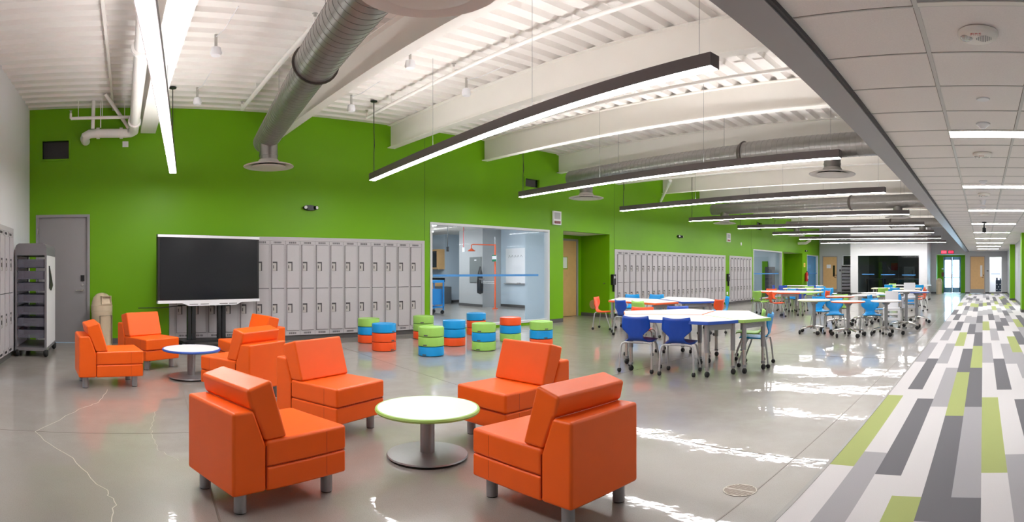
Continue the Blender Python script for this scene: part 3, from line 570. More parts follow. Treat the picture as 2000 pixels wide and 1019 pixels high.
ch = [(-3.064,.797,-.30,.954,'orange lounge chair nearest the camera, back turned, left of the green-rimmed table'),
      (-2.14,2.13,-1,-.04,'orange lounge chair with back turned, right of the green-rimmed table'),
      (-4.30,1.67,.92,.39,'orange lounge chair facing the camera beside the green-rimmed table'),
      (-3.36,2.89,.08,-1,'orange lounge chair on the far side of the green-rimmed table'),
      (-6.46,-.23,-.176,.984,'orange lounge chair seen side-on, left of the blue-rimmed table'),
      (-7.74,.29,.85,.53,'orange lounge chair between the beige bin and the blue-rimmed table'),
      (-7.12,1.65,.2,-.98,'orange lounge chair under the right corner of the screen'),
      (-5.71,1.23,-.84,-.54,'orange lounge chair with back turned, right of the blue-rimmed table')]
for i, (x, y, dx, dy, lab) in enumerate(ch):
    if i == 0: lc = make_lounge(); lc.location = (x, y, 0); lc.rotation_euler = (0, 0, face(dx, dy)); lc['label'] = lab; lc['group'] = 'orange lounge chairs'
    else: dup(lc, (x, y, 0), face(dx, dy), lab, 'orange lounge chairs')
def coffee(x, y, edge, lab):
    t = thing('coffee_table', lab, 'coffee table', (x, y, 0), 0, 'round coffee tables')
    tp = MB().lathe([(0, .352), (.355, .352), (.366, .358), (.366, .374), (.352, .38), (0, .38)], 56, 0); tp.m = [0 if False else 0 for _ in tp.m]
    MB().lathe([(0, .355), (.352, .355), (.352, .3805), (0, .3805)], 56).build('tabletop', TABW, t)
    MB().lathe([(.345, .352), (.362, .354), (.368, .366), (.362, .379), (.351, .3812), (.345, .379)], 56).build('edge_band', edge, t)
    MB().lathe([(0, .014), (.262, .014), (.285, .02), (.28, .03), (0.06, .042), (0, .042)], 48).build('base_plate', SILV, t)
    MB().lathe([(0, 0), (.27, 0), (.27, .014), (0, .014)], 48).build('base_pad', RUBBER, t)
    MB().cyl((0,0,.03), (0,0,.355), .05, 28).build('column', SILV, t)
coffee(-3.24, 1.99, EDGE['green'], 'round white coffee table with lime green rim between four orange chairs')
coffee(-6.78, .80, EDGE['navy'], 'round white coffee table with blue rim in front of the screen')

# ------------------------------------------------------------------ stacking stools
ST = [(720,671,'gbo'),(750,687,'boo'),(827,663,'ggo'),(842,697,'ggb'),(887,677,'bbo'),(930,655,'boo'),(945,686,'gbg'),(997,668,'obg'),(1057,680,'gbo')]
ANG = [None, .75, -.25, -.55, None, .75, -.5, None, .35]
WH = ['left end, behind the blue-topped stack', 'front left of the cluster', 'beside the lockers at the glass corner', 'front middle of the cluster', 'middle of the cluster',
      'back row against the glass', 'between the middle and red-topped stacks', 'right part with the red-orange top', 'right end of the cluster']
CN = {'g': 'green', 'b': 'blue', 'o': 'orange'}; TR = ['topmost', 'middle', 'bottom']
def make_seg(c):
    me = MB(); me.lathe([(0, 0.006), (.19, 0.006), (.203, .009), (.207, .014), (.207, .140), (.204, .149), (.196, .1535), (.188, .1545), (.184, .152), (0, .152)], 36)
    me.lathe([(0, 0), (.175, 0), (.175, .008), (0, .008)], 24)
    return me
segs = {}
for k, (px, py, cols) in enumerate(ST):
    u = (1920-px)/FX; R = EYE/math.tan((py-531)/FX) + .206; x, y = -R*math.sin(u), R*math.cos(u); toc = math.atan2(-y, -x)
    for j in range(3):
        c = cols[2-j]; lab = '%s stacking stool, %s of the three at %s' % (CN[c], TR[2-j], WH[k])
        words = lab.split(); 
        if c not in segs:
            t = thing('stacking_stool', lab, 'stool', (x, y, .155*j), 0, 'stacking stools by the lockers')
            make_seg(c).build('stool_shell', PLC[CN[c]], t); segs[c] = t
            b = MB(); b.lathe([(.2085, .018), (.2085, .038)], 10, 0, a0=-.16, a1=.16); b.lathe([(.2025, .038), (.2085, .038)], 10, 0, a0=-.16, a1=.16); b.build('hand_slot', DGREY, t)
        else: t = dup(segs[c], (x, y, .155*j), 0, lab)
        t.rotation_euler = (0, 0, toc + (ANG[k] if ANG[k] is not None else 2.4) + (0.06*j if j else 0.0))

# ------------------------------------------------------------------ screen on stand
t = thing('interactive_display', 'large black flat screen with white trim on a wheeled stand by the lockers', 'screen', (-9.65, 1.468, 0), math.atan2(2.43-.506, -9.91+9.39))
# local x runs along the screen, local -y looks into the room
MB().box(-.99, .99, -.04, .04, .82, 1.995).build('display_body', BLACK, t, bevel=0.006)
MB().box(-.95, .95, -.046, -.04, .86, 1.93).build('screen_glass', GLASSSCR, t)
MB().box(-.99, .99, -.055, .02, 1.945, 1.99).build('top_trim', WPLAS, t)
b = MB(); b.add([(-.99,-.06,.845),(.99,-.06,.845),(.99,-.06,.795),(.62,-.06,.795),(.5,-.06,.745),(-.42,-.06,.745),(-.54,-.06,.795),(-.99,-.06,.795)] + [(-.99,.02,.845),(.99,.02,.845),(.99,.02,.795),(.62,.02,.795),(.5,.02,.745),(-.42,.02,.745),(-.54,.02,.795),(-.99,.02,.795)],
   [tuple(range(8)), tuple(range(15,7,-1))] + [(i, 8+i, 8+(i+1) % 8, (i+1) % 8) for i in range(8)]); pt = b.build('pen_tray', WPLAS, t)
for x in (-.33, -.12, .25, .44): MB().box(x-.08, x+.08, -.0625, -.06, .765, .782).build('pen_slot', SILV, pt)
for x in (-.32, .27):
    b = MB(); b.box(x-.075, x-.015, .05, .12, .12, 1.5); b.box(x+.005, x+.075, .05, .12, .12, 1.5); b.build('column', BLACK, t)
b = MB(); b.box(-.55, .55, -.12, .2, .09, .13); b.box(-.5, -.42, -.35, .3, .07, .11); b.box(.42, .5, -.35, .3, .07, .11); b.build('stand_base', BLACK, t)
for x in (-.46, .46):
    for y in (-.3, .25): MB().cyl((x-.02, y, .04), (x+.02, y, .04), .04, 14).build('caster', RUBBER, t)
tag(MB().tube([(-9.95, .2, .68), (-9.88, .6, .69), (-9.78, 1.05, .74), (-9.72, 1.45, .84), (-9.66, 1.62, .95)], .009, 6).build('power_cable', BLACK), 'black cable drooping from the screen across the lockers to the green wall', 'cable')

CARTG = mat('dark grey cart steel', lin(116, 114, 118), 0.4, noise=0.04)
# ------------------------------------------------------------------ bins, cart
def bin_(x, y, rz, lab, m=BEIGE):
    t = thing('litter_bin', lab, 'bin', (x, y, 0), rz, 'domed litter bins')
    MB().lathe([(0,0),(.175,0),(.18,.03),(.188,.6),(.192,.61),(.192,.64),(0,.64)], 36).build('bin_body', m, t)
    MB().lathe([(.192,.642),(.194,.74),(.186,.75),(.18,.80),(.155,.88),(.10,.94),(.04,.962),(0,.966)], 36).build('dome_lid', m, t)
    b = MB(); b.add([(-.085,-.186,.775),(.085,-.186,.775),(.075,-.135,.905),(-.075,-.135,.905)], [(0,1,2,3)]); b.box(-.095,-.085,-.196,-.13,.765,.91) ; b.box(.085,.095,-.196,-.13,.765,.91); b.box(-.095,.095,-.196,-.12,.905,.915)
    b.box(-.095,.095,-.2,-.17,.762,.772); b.build('flap_door', m, t)
    b = MB(); b.box(-.12,-.116,-.188,-.15,.05,.56); b.box(.116,.12,-.188,-.15,.05,.56); b.box(-.12,.12,-.192,-.17,.56,.566); b.build('body_seam', mat('beige seam', lin(150, 138, 120), 0.5, noise=0.04), t)
bin_(-9.84, -.46, math.atan2(-9.84, 0.46)*0 + face(-9.84, -.46)+.45, 'beige domed litter bin beside the grey door')
bin_(-2.68, 33.2, face(-.08, 1)*1.0, 'beige domed litter bin by the exit alcove')
t = thing('tray_cart', 'tall grey cart of clear smoky trays standing before the grey door', 'storage cart', (-8.40, -1.505, 0))
b = MB(); Wd = .25; Dp = 1.02
b.box(-Dp, 0, -Wd, Wd, .10, .15); b.box(-.025, 0, -Wd, -Wd+.03, .15, 1.60); b.box(-.025, 0, Wd-.03, Wd, .15, 1.60); b.box(-Dp, -Dp+.02, -Wd, -Wd+.03, .15, 1.6); b.box(-Dp, -Dp+.02, Wd-.03, Wd, .15, 1.6)
b.build('frame', CARTG, t)
MB().side([(-Wd,1.60),(Wd,1.60),(Wd,1.72),(Wd-.02,1.765),(Wd-.06,1.79),(-Wd+.06,1.79),(-Wd+.02,1.765),(-Wd,1.72)], -Dp, 0).build('top', CARTG, t)
MB().box(-Dp+.02, -.025, Wd-.014, Wd+.002, .15, 1.6).build('side_panel', WPLAS, t); MB().box(-Dp+.02, -.025, -Wd, -Wd+.014, .15, 1.6).build('side_panel', WPLAS, t)
for k in range(7):
    z = .30 + .185*k; b = MB()
    for x0, x1 in ((-.46, -.015), (-.98, -.52)): b.box(x0, x1, -.21, .21, z, z+.006); b.box(x0, x1, -.21, -.204, z, z+.13); b.box(x0, x1, .204, .21, z, z+.13); b.box(x1-.006, x1, -.21, .21, z, z+.13); b.box(x0, x0+.006, -.21, .21, z, z+.13)
    tr = b.build('tray', TRAY, t); MB().box(-.016, -.008, -.07, .07, z+.10, z+.125).build('tray_grip', TRAY, tr)
    MB().box(-.95, -.03, -.234, -.215, z+.12, z+.135).build('runner', BLACK, t); MB().box(-.95, -.03, .215, .234, z+.12, z+.135).build('runner', BLACK, t)
for x in (-.03, -Dp+.05):
    for y in (-.215, .235):
        MB().lathe([(0,-.035),(.04,-.035),(.062,-.015),(.062,.015),(.04,.035),(0,.035)], 14).build('caster', RUBBER, t).matrix_local = Matrix.Translation((x, y, .0625)) @ Matrix.Rotation(PI/2, 4, 'X')
bk = MB(); P5 = [(-.22,1.44),(-.26,1.2),(-.24,1.08),(-.42,1.04),(-.62,1.12),(-.40,1.30)]; bk.add([(x,Wd+.004,z) for x,z in P5]+[(x,Wd+.02,z) for x,z in P5], [tuple(range(6)),tuple(range(11,5,-1))]+[(i,6+i,6+(i+1)%6,(i+1)%6) for i in range(6)])
bk.build('tie_strap', BLACK, t)['label'] = 'black cloth strap hanging on the side'

# ------------------------------------------------------------------ wall devices
def em_light(y, z, lab):
    t = thing('emergency_light', lab, 'emergency light', (GX, y, z), 0, 'emergency lights on the green wall'); b = MB(); b.add(*[[(0.0, .15*math.cos(a), .06*math.sin(a)) for a in [2*PI*k/20 for k in range(20)]] + [(.06, .13*math.cos(a), .05*math.sin(a)) for a in [2*PI*k/20 for k in range(20)]], [tuple(range(20)), tuple(range(39, 19, -1))] + [(k, (k+1) % 20, 20+(k+1) % 20, 20+k) for k in range(20)]]); b.build('housing', BLACK, t)
    for s in (-1, 1): h_ = MB().cyl((.05, s*.09, 0), (.10, s*.115, 0), .04, 16).build('lamp_head', BLACK, t); MB().cyl((.10, s*.115, 0), (.104, s*.117, 0), .032, 16).build('lamp_glass', WPLAS, h_)
em_light(3.54, 2.61, 'black twin-head emergency light above the lockers near the screen'); em_light(16.28, 2.59, 'black twin-head emergency light above the long locker run'); em_light(30.1, 2.57, 'black twin-head emergency light near the far green corner')
def strobe(y, z, lab):
    t = thing('speaker_strobe', lab, 'alarm speaker', (GX, y, z), 0, 'alarm speakers on the green wall'); MB().box(0, .05, -.15, .15, -.17, .19).build('plate', WPLAS, t); MB().box(.05, .055, -.11, .11, -.02, .15).build('grille', GREYW, t); MB().box(.05, .06, -.11, .11, -.14, -.07).build('strobe', mat('dark red lens', lin(120, 20, 24), 0.2, noise=0.05), t)
strobe(10.2, 2.76, 'white alarm speaker with red lens above the green recess'); strobe(20.1, 2.75, 'white alarm speaker with red lens above the gap between lockers')
tag(MB().box(GX, GX+.02, -.09, .02, 3.71, 3.82).build('junction_cover', WPLAS), 'white square cover plate high beside the big white pipe', 'cover plate')
tag(MB().box(GX, GX+.02, 21.30, 21.40, 2.50, 2.62).build('wall_sensor', WPLAS), 'small white sensor above the short locker run', 'sensor')
tag(MB().box(GX, GX+.012, 19.98, 20.08, .40, .52).build('wall_outlet', WPLAS), 'white outlet low in the green gap between lockers', 'outlet')
for y, w_ in ((12.55, 'beside the green recess'), (20.03, 'between the two far locker runs')):
    t = thing('soap_dispenser', 'black wall dispenser %s' % w_, 'dispenser', (GX, y, 1.1), 0, 'black wall dispensers'); MB().box(0, .1, -.07, .07, -.14, .17).build('case', BLACK, t, bevel=0.012); MB().box(.1, .103, -.04, .04, .05, .12).build('badge', GREYW, t); MB().box(.02, .09, -.012, .012, -.34, -.14).build('drip_arm', BLACK, t)
t = thing('fire_extinguisher', 'red fire extinguisher on the green pier beside the far glass', 'fire extinguisher', (GX+.12, 29.93, .8)); MB().lathe([(0,0),(.085,0),(.09,.02),(.09,.42),(.07,.5),(.03,.53),(0,.53)], 20).build('cylinder', RED, t); b = MB(); b.box(-.02,.06,-.03,.03,.53,.58); b.tube([(.05,0,.56),(.12,.05,.5),(.1,.09,.25),(.08,.09,.1)], .012, 6); b.build('valve_hose', BLACK, t); MB().box(.085,.095,-.05,.05,.15,.33).build('tag', WPLAS, t)
t = thing('wall_notice', 'pale yellow notice with red mark above the fire extinguisher', 'sign', (GX, 29.9, 1.72)); MB().box(0, .01, -.14, .14, -.1, .14).build('sign_face', YEL, t); MB().box(.01, .013, -.03, .05, -.02, .08).build('mark', RED, t)
tag(MB().box(-2.66, -2.5, 34.98, 35.0, 1.5, 1.6).build('exit_notice', WPLAS), 'small white notice above the bin in the exit alcove', 'sign')
tag(MB().box(-2.67, -2.52, 34.96, 35.0, 1.05, 1.32).build('pull_station', mat('rust red box', lin(120, 60, 40), 0.5, noise=0.04)), 'dark red wall box above the bin in the exit alcove', 'alarm box')
t = thing('tray_tower', 'grey tower of smoky trays beside the far wood door', 'storage tower', (-8.25, 32.45, 0)); b = MB(); b.box(-.33, .33, -.25, .25, .1, .14); b.box(-.33,-.3,-.25,.25,.14,1.72); b.box(.3,.33,-.25,.25,.14,1.72); b.box(-.33,.33,-.25,.25,1.72,1.76); b.box(-.3,.3,.2,.24,.14,1.72); b.build('frame', GD, t)
for k in range(7): MB().box(-.29, .29, -.245, .1, .28+.2*k, .43+.2*k).build('tray', mat('smoky grey plastic', lin(120, 118, 126), 0.3, noise=0.04), t)
for x in (-.28,.28):
    for y in (-.2,.2): MB().cyl((x-.02,y,.05),(x+.02,y,.05),.05,12).build('caster', RUBBER, t)
tag(MB().lathe([(0,0),(.04,0),(.05,.01),(.05,.05),(0,.05)], 16).build('dome_camera', WPLAS, loc=(-7.2, 31.44, 2.75)), 'tiny dark-and-white camera on the white box wall', 'camera')
dr = thing('floor_drain', 'round ribbed drain cover set in the concrete beside the carpet', 'drain', (-1.365, 2.855, 0)); DRM = mat('worn bronze drain', lin(172, 163, 151), 0.4, 0.3, noise=0.1)
MB().lathe([(0, .0005), (.1, .0005), (.1, .003), (0, .003)], 36).build('plate', DRM, dr)
b = MB()
for k in range(-6, 7):
    if k: hh = math.sqrt(max(.0085 - (k*.0135)**2, 0)); b.box(-hh, hh, k*.0135-.002, k*.0135+.002, .003, .0038)
b.build('slot', mat('drain slot', lin(110, 88, 74), 0.7, noise=0.05), dr)

# ------------------------------------------------------------------ pendant lights: [wall end x,y] [corridor end x,y]
PEN = [((-9.0,.755),(-2.0,-.02)),((-8.81,4.25),(-1.99,3.71)),((-9.02,7.94),(-2.02,7.54)),((-9.12,11.64),(-2.02,11.14)),((-9.13,15.28),(-2.1,15.43)),((-9.05,18.75),(-2.07,19.15)),((-9.1,22.4),(-2.06,22.8)),((-9.15,26.1),(-2.06,26.6)),((-9.2,30.0),(-2.06,30.3))]
protoP = None
for i, ((xa, ya), (xb, yb)) in enumerate(PEN):
    L = math.hypot(xb-xa, yb-ya); rz = math.atan2(yb-ya, xb-xa)
    lab = 'long dark linear pendant light, %s one counted from the left end of the hall' % ORD[i]
    if protoP is None:
        t = protoP = thing('pendant_light', lab, 'pendant light', (xa, ya, 3.0), rz, 'linear pendant lights')
        b = MB(); b.box(0, 7, -.062, -.052, 0, .12); b.box(0, 7, .052, .062, 0, .12); b.box(0, .008, -.052, .052, 0, .12); b.box(6.992, 7, -.052, .052, 0, .12); b.box(.008, 6.992, -.052, .052, .05, .06); b.build('housing', HOUS, t)
        MB().box(.01, 6.99, -.052, .052, -.006, .012).build('lens', EMB, t); MB().box(.01, 6.99, -.04, .04, .108, .114).build('uplight_lens', EMU, t)
        b = MB(); b.tube([(.09,.0,.12),(.09,0,.5),(.115,0,.62),(.09,0,.9),(.08,0,1.46)], .007, 6); b.tube([(.09,0,.12),(.1,0,1.46)], .004, 5); b.build('power_cord', BLACK, t)
        MB().lathe([(0,-.02),(.06,-.02),(.065,0),(0,0)], 18, 0, (.09,0,1.49)).build('canopy', BLACK, t)
        for x in (2.4, 4.7, 6.85): MB().tube([(x,0,.12),(x,0,1.5)], .0025, 5).build('suspension_wire', SILV, t)
    else: t = dup(protoP, (xa, ya, 3.0), rz, lab); t.scale = (L/7, 1, 1)

# ------------------------------------------------------------------ round ducts with drop diffusers
DUC = [((-9.05,2.33),(-1.12,1.43),(-8.59,2.28),(-2.585,1.60)),((-9.0,9.55),(-1.12,9.15),(-8.5,9.5),(-2.62,9.23)),((-9.4,17.35),(-1.12,17.05),(-8.9,17.3),(-2.7,17.1)),((-9.3,24.7),(-1.12,24.75),(-8.8,24.65),(-2.76,24.85)),]
for i, (A, B, D1, D2) in enumerate(DUC):
    L = math.hypot(B[0]-A[0], B[1]-A[1]); rz = math.atan2(B[1]-A[1], B[0]-A[0])
    t = thing('spiral_duct', 'round silver spiral duct, %s one from the left end of the hall' % ORD[i], 'duct', (A[0], A[1], 3.6), rz, 'spiral ducts'); j = L*(.47 if i == 0 else .62)
    def seg(x0, x1, r):
        b = MB(); pts = []; rs = []; x = x0; k = 0
        while x < x1: pts += [(x,0,0),(x+.001,0,0),(x+.009,0,0),(x+.010,0,0)]; rs += [r, r+.003, r+.003, r]; x += .105
        pts.append((x1,0,0)); rs.append(r); b.tube(pts, rs, 28); return b
    if i == 1: j = L*.585
    seg(0, j, .195).build('duct_run', GALV, t); seg(j+.05, L, .225).build('duct_run', GALV, t)
    MB().tube([(j-.03,0,0),(j-.03,0,0.0001),(j+.0,0,0),(j+.02,0,0),(j+.05,0,0)], [.195,.2,.235,.25,.25], 28).build('flange_joint', mat('dark duct flange', lin(96,88,84), 0.4, 0.6, noise=0.05), t) if False else None
    b = MB(); b.tube([(j-.04,0,0),(j+.0,0,0),(j+.03,0,0)], [.21,.236,.236], 28, cap=False); b.tube([(j+.03,0,0),(j+.05,0,0)], [.252,.252], 28); b.build('flange_joint', mat('dark duct flange', lin(96,88,84), 0.4, 0.6, noise=0.05), t)
    for D in (D1, D2):
        d = math.hypot(D[0]-A[0], D[1]-A[1]); n_ = MB()
        n_.tube([(d,0,-.02),(d,0,-.42)], .15, 28); n_.tube([(d,0,-.33),(d,0,-.345)], .156, 28); nk = n_.build('drop_collar', GALV, t)
        MB().lathe([(.15,.13),(.16,.12),(.175,.09),(.21,.066),(.28,.05),(.36,.034),(.408,.018),(.413,.010),(.405,.004),(.37,.006),(.30,.034),(.20,.05),(0,.05)], 48, 0, (d,0,-.53)).build('diffuser', DIFF, t)
        MB().lathe([(0,-.016),(.18,-.013),(.27,-.004),(.28,.002),(.27,.008),(0,.008)], 40, 0, (d,0,-.53)).build('diffuser_core', DIFF, t); MB().lathe([(.16,.009),(.16,.049)], 30, 0, (d,0,-.53)).build('throat', LOCKD, t)
    [MB().tube([(x,.0,.19),(x,.0,.9)], .004, 5).build('hanger_rod', SILV, t) for x in (1.5, 4.2, 6.8)]

# ------------------------------------------------------------------ pipes
PW = mat('white painted pipe', lin(240, 236, 232), 0.4, noise=0.02)
t = thing('fire_main', 'large white pipe with grooved couplings high in the left corner', 'pipe', (0, 0, 0))
MB().tube([(-2.2,.2,3.96),(-9.55,.12,3.93),(-9.75,.115,3.92),(-9.85,.06,3.91),(-9.87,-.03,3.91),(-9.87,-.55,3.91),(-9.87,-.68,3.90),(-9.89,-.76,3.86),(-9.96,-.78,3.83),(-10.16,-.78,3.83)], .085, 20).build('pipe', PW, t)
for x, y in ((-9.2,.12),(-6.0,.15)): MB().tube([(x,y,3.93),(x+.07,y,3.93)], .11, 18).build('coupling', PW, t)
for y in (-.08,-.5): MB().tube([(-9.87,y,3.91),(-9.87,y-.06,3.91)], .108, 18).build('coupling', PW, t)
b = MB(); b.tube([(-9.75,-.62,3.97),(-9.7,-.60,4.5)], .035, 10); b.tube([(-9.8,.02,4.0),(-9.3,-.38,4.5)], .035, 10); b.tube([(-9.8,-.48,4.0),(-9.8,-.48,4.5)], .01, 6); b.build('brace', PW, t)
def sprink(x0, y0, x1, y1, z, lab, heads, r=.03):
    t = thing('sprinkler_pipe', lab, 'pipe', (0,0,0)); MB().tube([(x0,y0,z),(x1,y1,z)], r, 10).build('pipe', PW, t)
    for f in heads:
        x, y = x0+(x1-x0)*f, y0+(y1-y0)*f; b = MB(); b.tube([(x,y,z),(x,y,z+.1)], .022, 8); b.build('fitting', PW, t)
        MB().lathe([(0,0),(.012,.0),(.02,.03),(.012,.05),(.035,.055),(0,.06)], 10, 0, (x,y,z+.1)).build('sprinkler_head', CUP, t)
    for f in (.12,.5,.85): x, y = x0+(x1-x0)*f, y0+(y1-y0)*f; MB().tube([(x,y,z),(x,y,4.5)], .006, 5).build('hanger_rod', PW, t)
sprink(-9.6,-1.0,-9.55,.12,4.13,'short white branch pipe crossing below the deck at the left corner',(.0,))
sprink(-4.9,-1.22,-4.85,.2,4.22,'white branch pipe with sprinkler at its left end near the back wall',(.0,),.025)
sprink(-9.4,2.01,-1.2,2.1,4.3,'white sprinkler pipe left of the nearest duct',(.0,.45,.9),.035)
sprink(-9.2,4.33,-1.2,4.45,4.3,'white sprinkler pipe between the second and third beams',(.0,.35,.75))
sprink(-9.3,7.0,-1.2,7.12,4.3,'white sprinkler pipe behind the first full pendant',(.0,.4,.93))
sprink(-9.6,10.6,-1.2,10.9,4.25,'white sprinkler pipe above the second duct',(.0,.5,.9))
sprink(-9.6,13.9,-1.2,14.1,4.25,'white sprinkler pipe between the second and third ducts',(.3,.8))
t = thing('corner_pipe', 'white elbow pipe hanging by the far green corner', 'pipe', (0,0,0)); MB().tube([(-9.5,29.6,3.3),(-9.5,29.0,3.25),(-9.5,28.9,3.1),(-9.7,28.8,2.95),(-10.175,28.8,2.95)], .08, 14).build('pipe', PW, t)
tag(MB().tube([(-10.15,15.1,3.72),(-8.4,13.0,3.96)], .045, 10).build('brace_pipe', PW), 'white diagonal brace pipe in front of the sixth beam', 'brace')
for x, y, w_ in ((-6.7,1.1,'near the first pendant'),(-8.9,1.15,'beside the first pendant cord'),(-8.6,3.75,'beside the second beam'),(-6.9,4.95,'close to the third beam'),(-6.3,3.6,'between the second and third beams')):
    t = thing('deck_speaker', 'small white round device under the metal deck %s' % w_, 'ceiling device', (x, y, 4.22), 0, 'devices under the metal deck')
    MB().lathe([(0,-.04),(.06,-.035),(.075,0),(.06,.08),(.02,.1),(0,.1)], 18).build('body', WPLAS, t); MB().tube([(0,0,.1),(0,0,.28)], .02, 8).build('stem', CUP, t)
    MB().tube([(.02,0,.24),(.3,.05,.22),(.9,.1,.26)], .006, 5).build('cable', WPLAS, t)

# ------------------------------------------------------------------ corridor ceiling fittings
protoC = None
for k in range(9):
    y = 5.0+3.2*k; lab = 'white recessed linear light in the corridor ceiling, %s from the camera' % ORD[k]
    if protoC is None:
        t = protoC = thing('corridor_light', lab, 'ceiling light', (.287, y, CZ-.006), 0, 'corridor ceiling lights'); b = MB(); b.box(-.60,.60,-.125,-.115,-.004,.005); b.box(-.60,.60,.115,.125,-.004,.005); b.box(-.6,-.59,-.115,.115,-.004,.005); b.box(.59,.6,-.115,.115,-.004,.005); b.build('frame', STEELW, t)
        MB().box(-.59,.59,-.115,.115,-.003,.003).build('lens', EMC, t)
    else: dup(protoC, (.287, y, CZ-.006), 0, lab)
t = thing('air_slot', 'grey ceiling panel with white frame above the nearest corridor tiles', 'ceiling panel', (.3, 2.1, CZ-.006)); MB().box(-.59,.62,-.3,.28,-.001,.003).build('panel', SOFF, t); b = MB(); b.box(-.59,.62,.28,.32,-.006,.004); b.build('frame', STEELW, t)
for k, y in enumerate((2.757, 5.87, 8.93, 12.1, 15.3, 18.4, 21.5)):
    t = thing('ceiling_speaker_strobe', 'round white ceiling alarm speaker, %s from the camera' % ORD[k], 'alarm speaker', (-.026+.02*k, y, CZ-.002), 0, 'round ceiling alarm speakers')
    MB().lathe([(0,-.05),(.07,-.048),(.095,-.035),(.104,-.02),(.104,-.004),(.098,-.004),(.098,0),(0,0)], 36).build('body', STEELW, t)
    if k < 3:
        MB().lathe([(0,-.062),(.022,-.058),(.034,-.045),(.034,-.04),(0,-.04)], 20, 0, (-.055,-.02,-.0)).build('strobe_lens', CHROME, t)
        b = MB()
        for a in range(-4,5):
            for c in range(-4,5):
                if a*a+c*c <= 17: b.box(.03+a*.009-.0022, .03+a*.009+.0022, -.02+c*.009-.0022, -.02+c*.009+.0022, -.0515, -.047)
        b.build('grille_holes', SILV, t)
        text('FIRE', .03, RED, t, (-.01, -.07, -.0465), (PI-.2, 0, 0)).scale = (1, 1, 1)
tag(MB().lathe([(0,-.008),(.045,-.008),(.05,0),(0,0)], 24).build('blank_cover', WPLAS, loc=(0.0,3.95,CZ-.002)), 'flat round white cover on the corridor ceiling before the first light', 'cover plate')
for y, w_ in ((4.65,'before the first light'),(7.7,'before the second light'),(10.8,'before the third light')):
    tag(MB().lathe([(0,-.05),(.02,-.048),(.035,-.03),(.06,-.012),(.062,0),(0,0)], 24).build('occupancy_sensor', WPLAS, loc=(.0,y,CZ-.002)), 'small white dome sensor on the corridor ceiling %s' % w_, 'sensor', 'dome sensors')
tag(MB().lathe([(0,-.09),(.035,-.09),(.045,-.05),(.055,-.03),(.055,0),(0,0)], 20).build('smoke_detector', WPLAS, loc=(.0,9.74,CZ-.002)), 'white cylindrical detector under the corridor ceiling after the second light', 'detector')
t = thing('camera_mount', 'black camera hanging from the corridor ceiling among the far lights', 'camera', (.03,14.15,CZ-.002)); MB().lathe([(0,-.28),(.05,-.27),(.05,-.15),(.02,-.13),(.02,-.03),(.06,-.02),(.06,0),(0,0)], 14).build('body', BLACK, t)
t = thing('wall_camera', 'small black camera at the top of the right corridor wall', 'camera', (RX-.08,27.0,2.5)); MB().lathe([(0,-.08),(.06,-.05),(.07,0),(0,.02)], 14).build('body', BLACK, t)

# ------------------------------------------------------------------ classroom chairs
def make_chair(cname):
    t = thing('classroom_chair', cname, 'chair', (0,0,-50))
    prof = [(.205,.418,.165),(.20,.432,.185),(.16,.438,.198),(.05,.428,.2),(-.07,.422,.19),(-.13,.426,.155),(-.17,.445,.12),(-.19,.475,.10),(-.198,.51,.102),(-.204,.54,.135),(-.21,.575,.178),(-.217,.605,.198),(-.228,.66,.195),(-.24,.71,.187),(-.248,.75,.178)]
    ns = 12; vs = []
    for j, (y, z, w_) in enumerate(prof):
        bk = max(0, min(1, (z-.5)/.15)) if j > 6 else 0
        for k in range(ns+1):
            s = -1+2*k/ns; yy = y + .045*bk*s*s; zz = z + (0 if bk else -.012*s*s*(1 if j < 6 else .2)) + (.018*s*s*max(0, (z-.70)/.06) if bk else 0)
            if 9 <= j <= 13 and abs(s) < .5: yy += .0035*(1 if k % 2 else -1)
            vs.append((w_*s, yy, zz))
    n = ns+1; b = MB(); b.add(vs, [(j*n+k, j*n+k+1, (j+1)*n+k+1, (j+1)*n+k) for j in range(len(prof)-1) for k in range(ns)], 0, True)
    o = b.build('seat_shell', PLC[cname], t); s = o.modifiers.new('thick', 'SOLIDIFY'); s.thickness = .011; s.offset = 0
    b = MB(); b.tube([(-.13,.12,.405),(-.13,-.16,.405)], .011, 8); b.tube([(.13,.12,.405),(.13,-.16,.405)], .011, 8); b.tube([(-.17,.08,.402),(.17,.08,.402)], .011, 8); b.tube([(-.11,-.16,.402),(.11,-.16,.402)], .0125, 8); b.build('seat_frame', SILV, t)
    for sx in (-1, 1):
        for sy in (-1, 1):
            if sy < 0: p = [(sx*.10,-.16,.402),(sx*.165,-.162,.401),(sx*.20,-.168,.385),(sx*.214,-.175,.35),(sx*.222,-.195,.2),(sx*.225,-.21,.05)]
            else: p = [(sx*.12,.08,.402),(sx*.17,.085,.40),(sx*.195,.10,.37),(sx*.202,.12,.30),(sx*.218,.20,.10),(sx*.218,.205,.05)]
            l = MB().tube(p, .013, 8).build('leg', TUBE, t)
            MB().lathe([(0,-.022),(.02,-.022),(.03,-.012),(.03,.012),(.02,.022),(0,.022)], 12).build('caster', RUBBER, l).matrix_local = Matrix.Translation((p[-1][0], p[-1][1], .0302)) @ Matrix.Rotation(PI/2, 4, 'Y')
    return t
CH = {}
CW = {'navy': 'dark blue', 'blue': 'light blue', 'green': 'green', 'orange': 'orange'}
def chair(c, x, y, dx, dy, where, group='classroom chairs'):
    lab = '%s classroom chair %s' % (CW[c], where)
    if c not in CH:
        t = CH[c] = make_chair(c); t.location = (x, y, 0); t.rotation_euler = (0, 0, face(dx, dy)); t['label'] = lab; t['group'] = group
    else: dup(CH[c], (x, y, 0), face(dx, dy), lab, group)
def fl(px, py, z=0):
    u = (1920-px)/FX; R = (EYE-z)/math.tan((py-531)/FX); return -R*math.sin(u), R*math.cos(u)
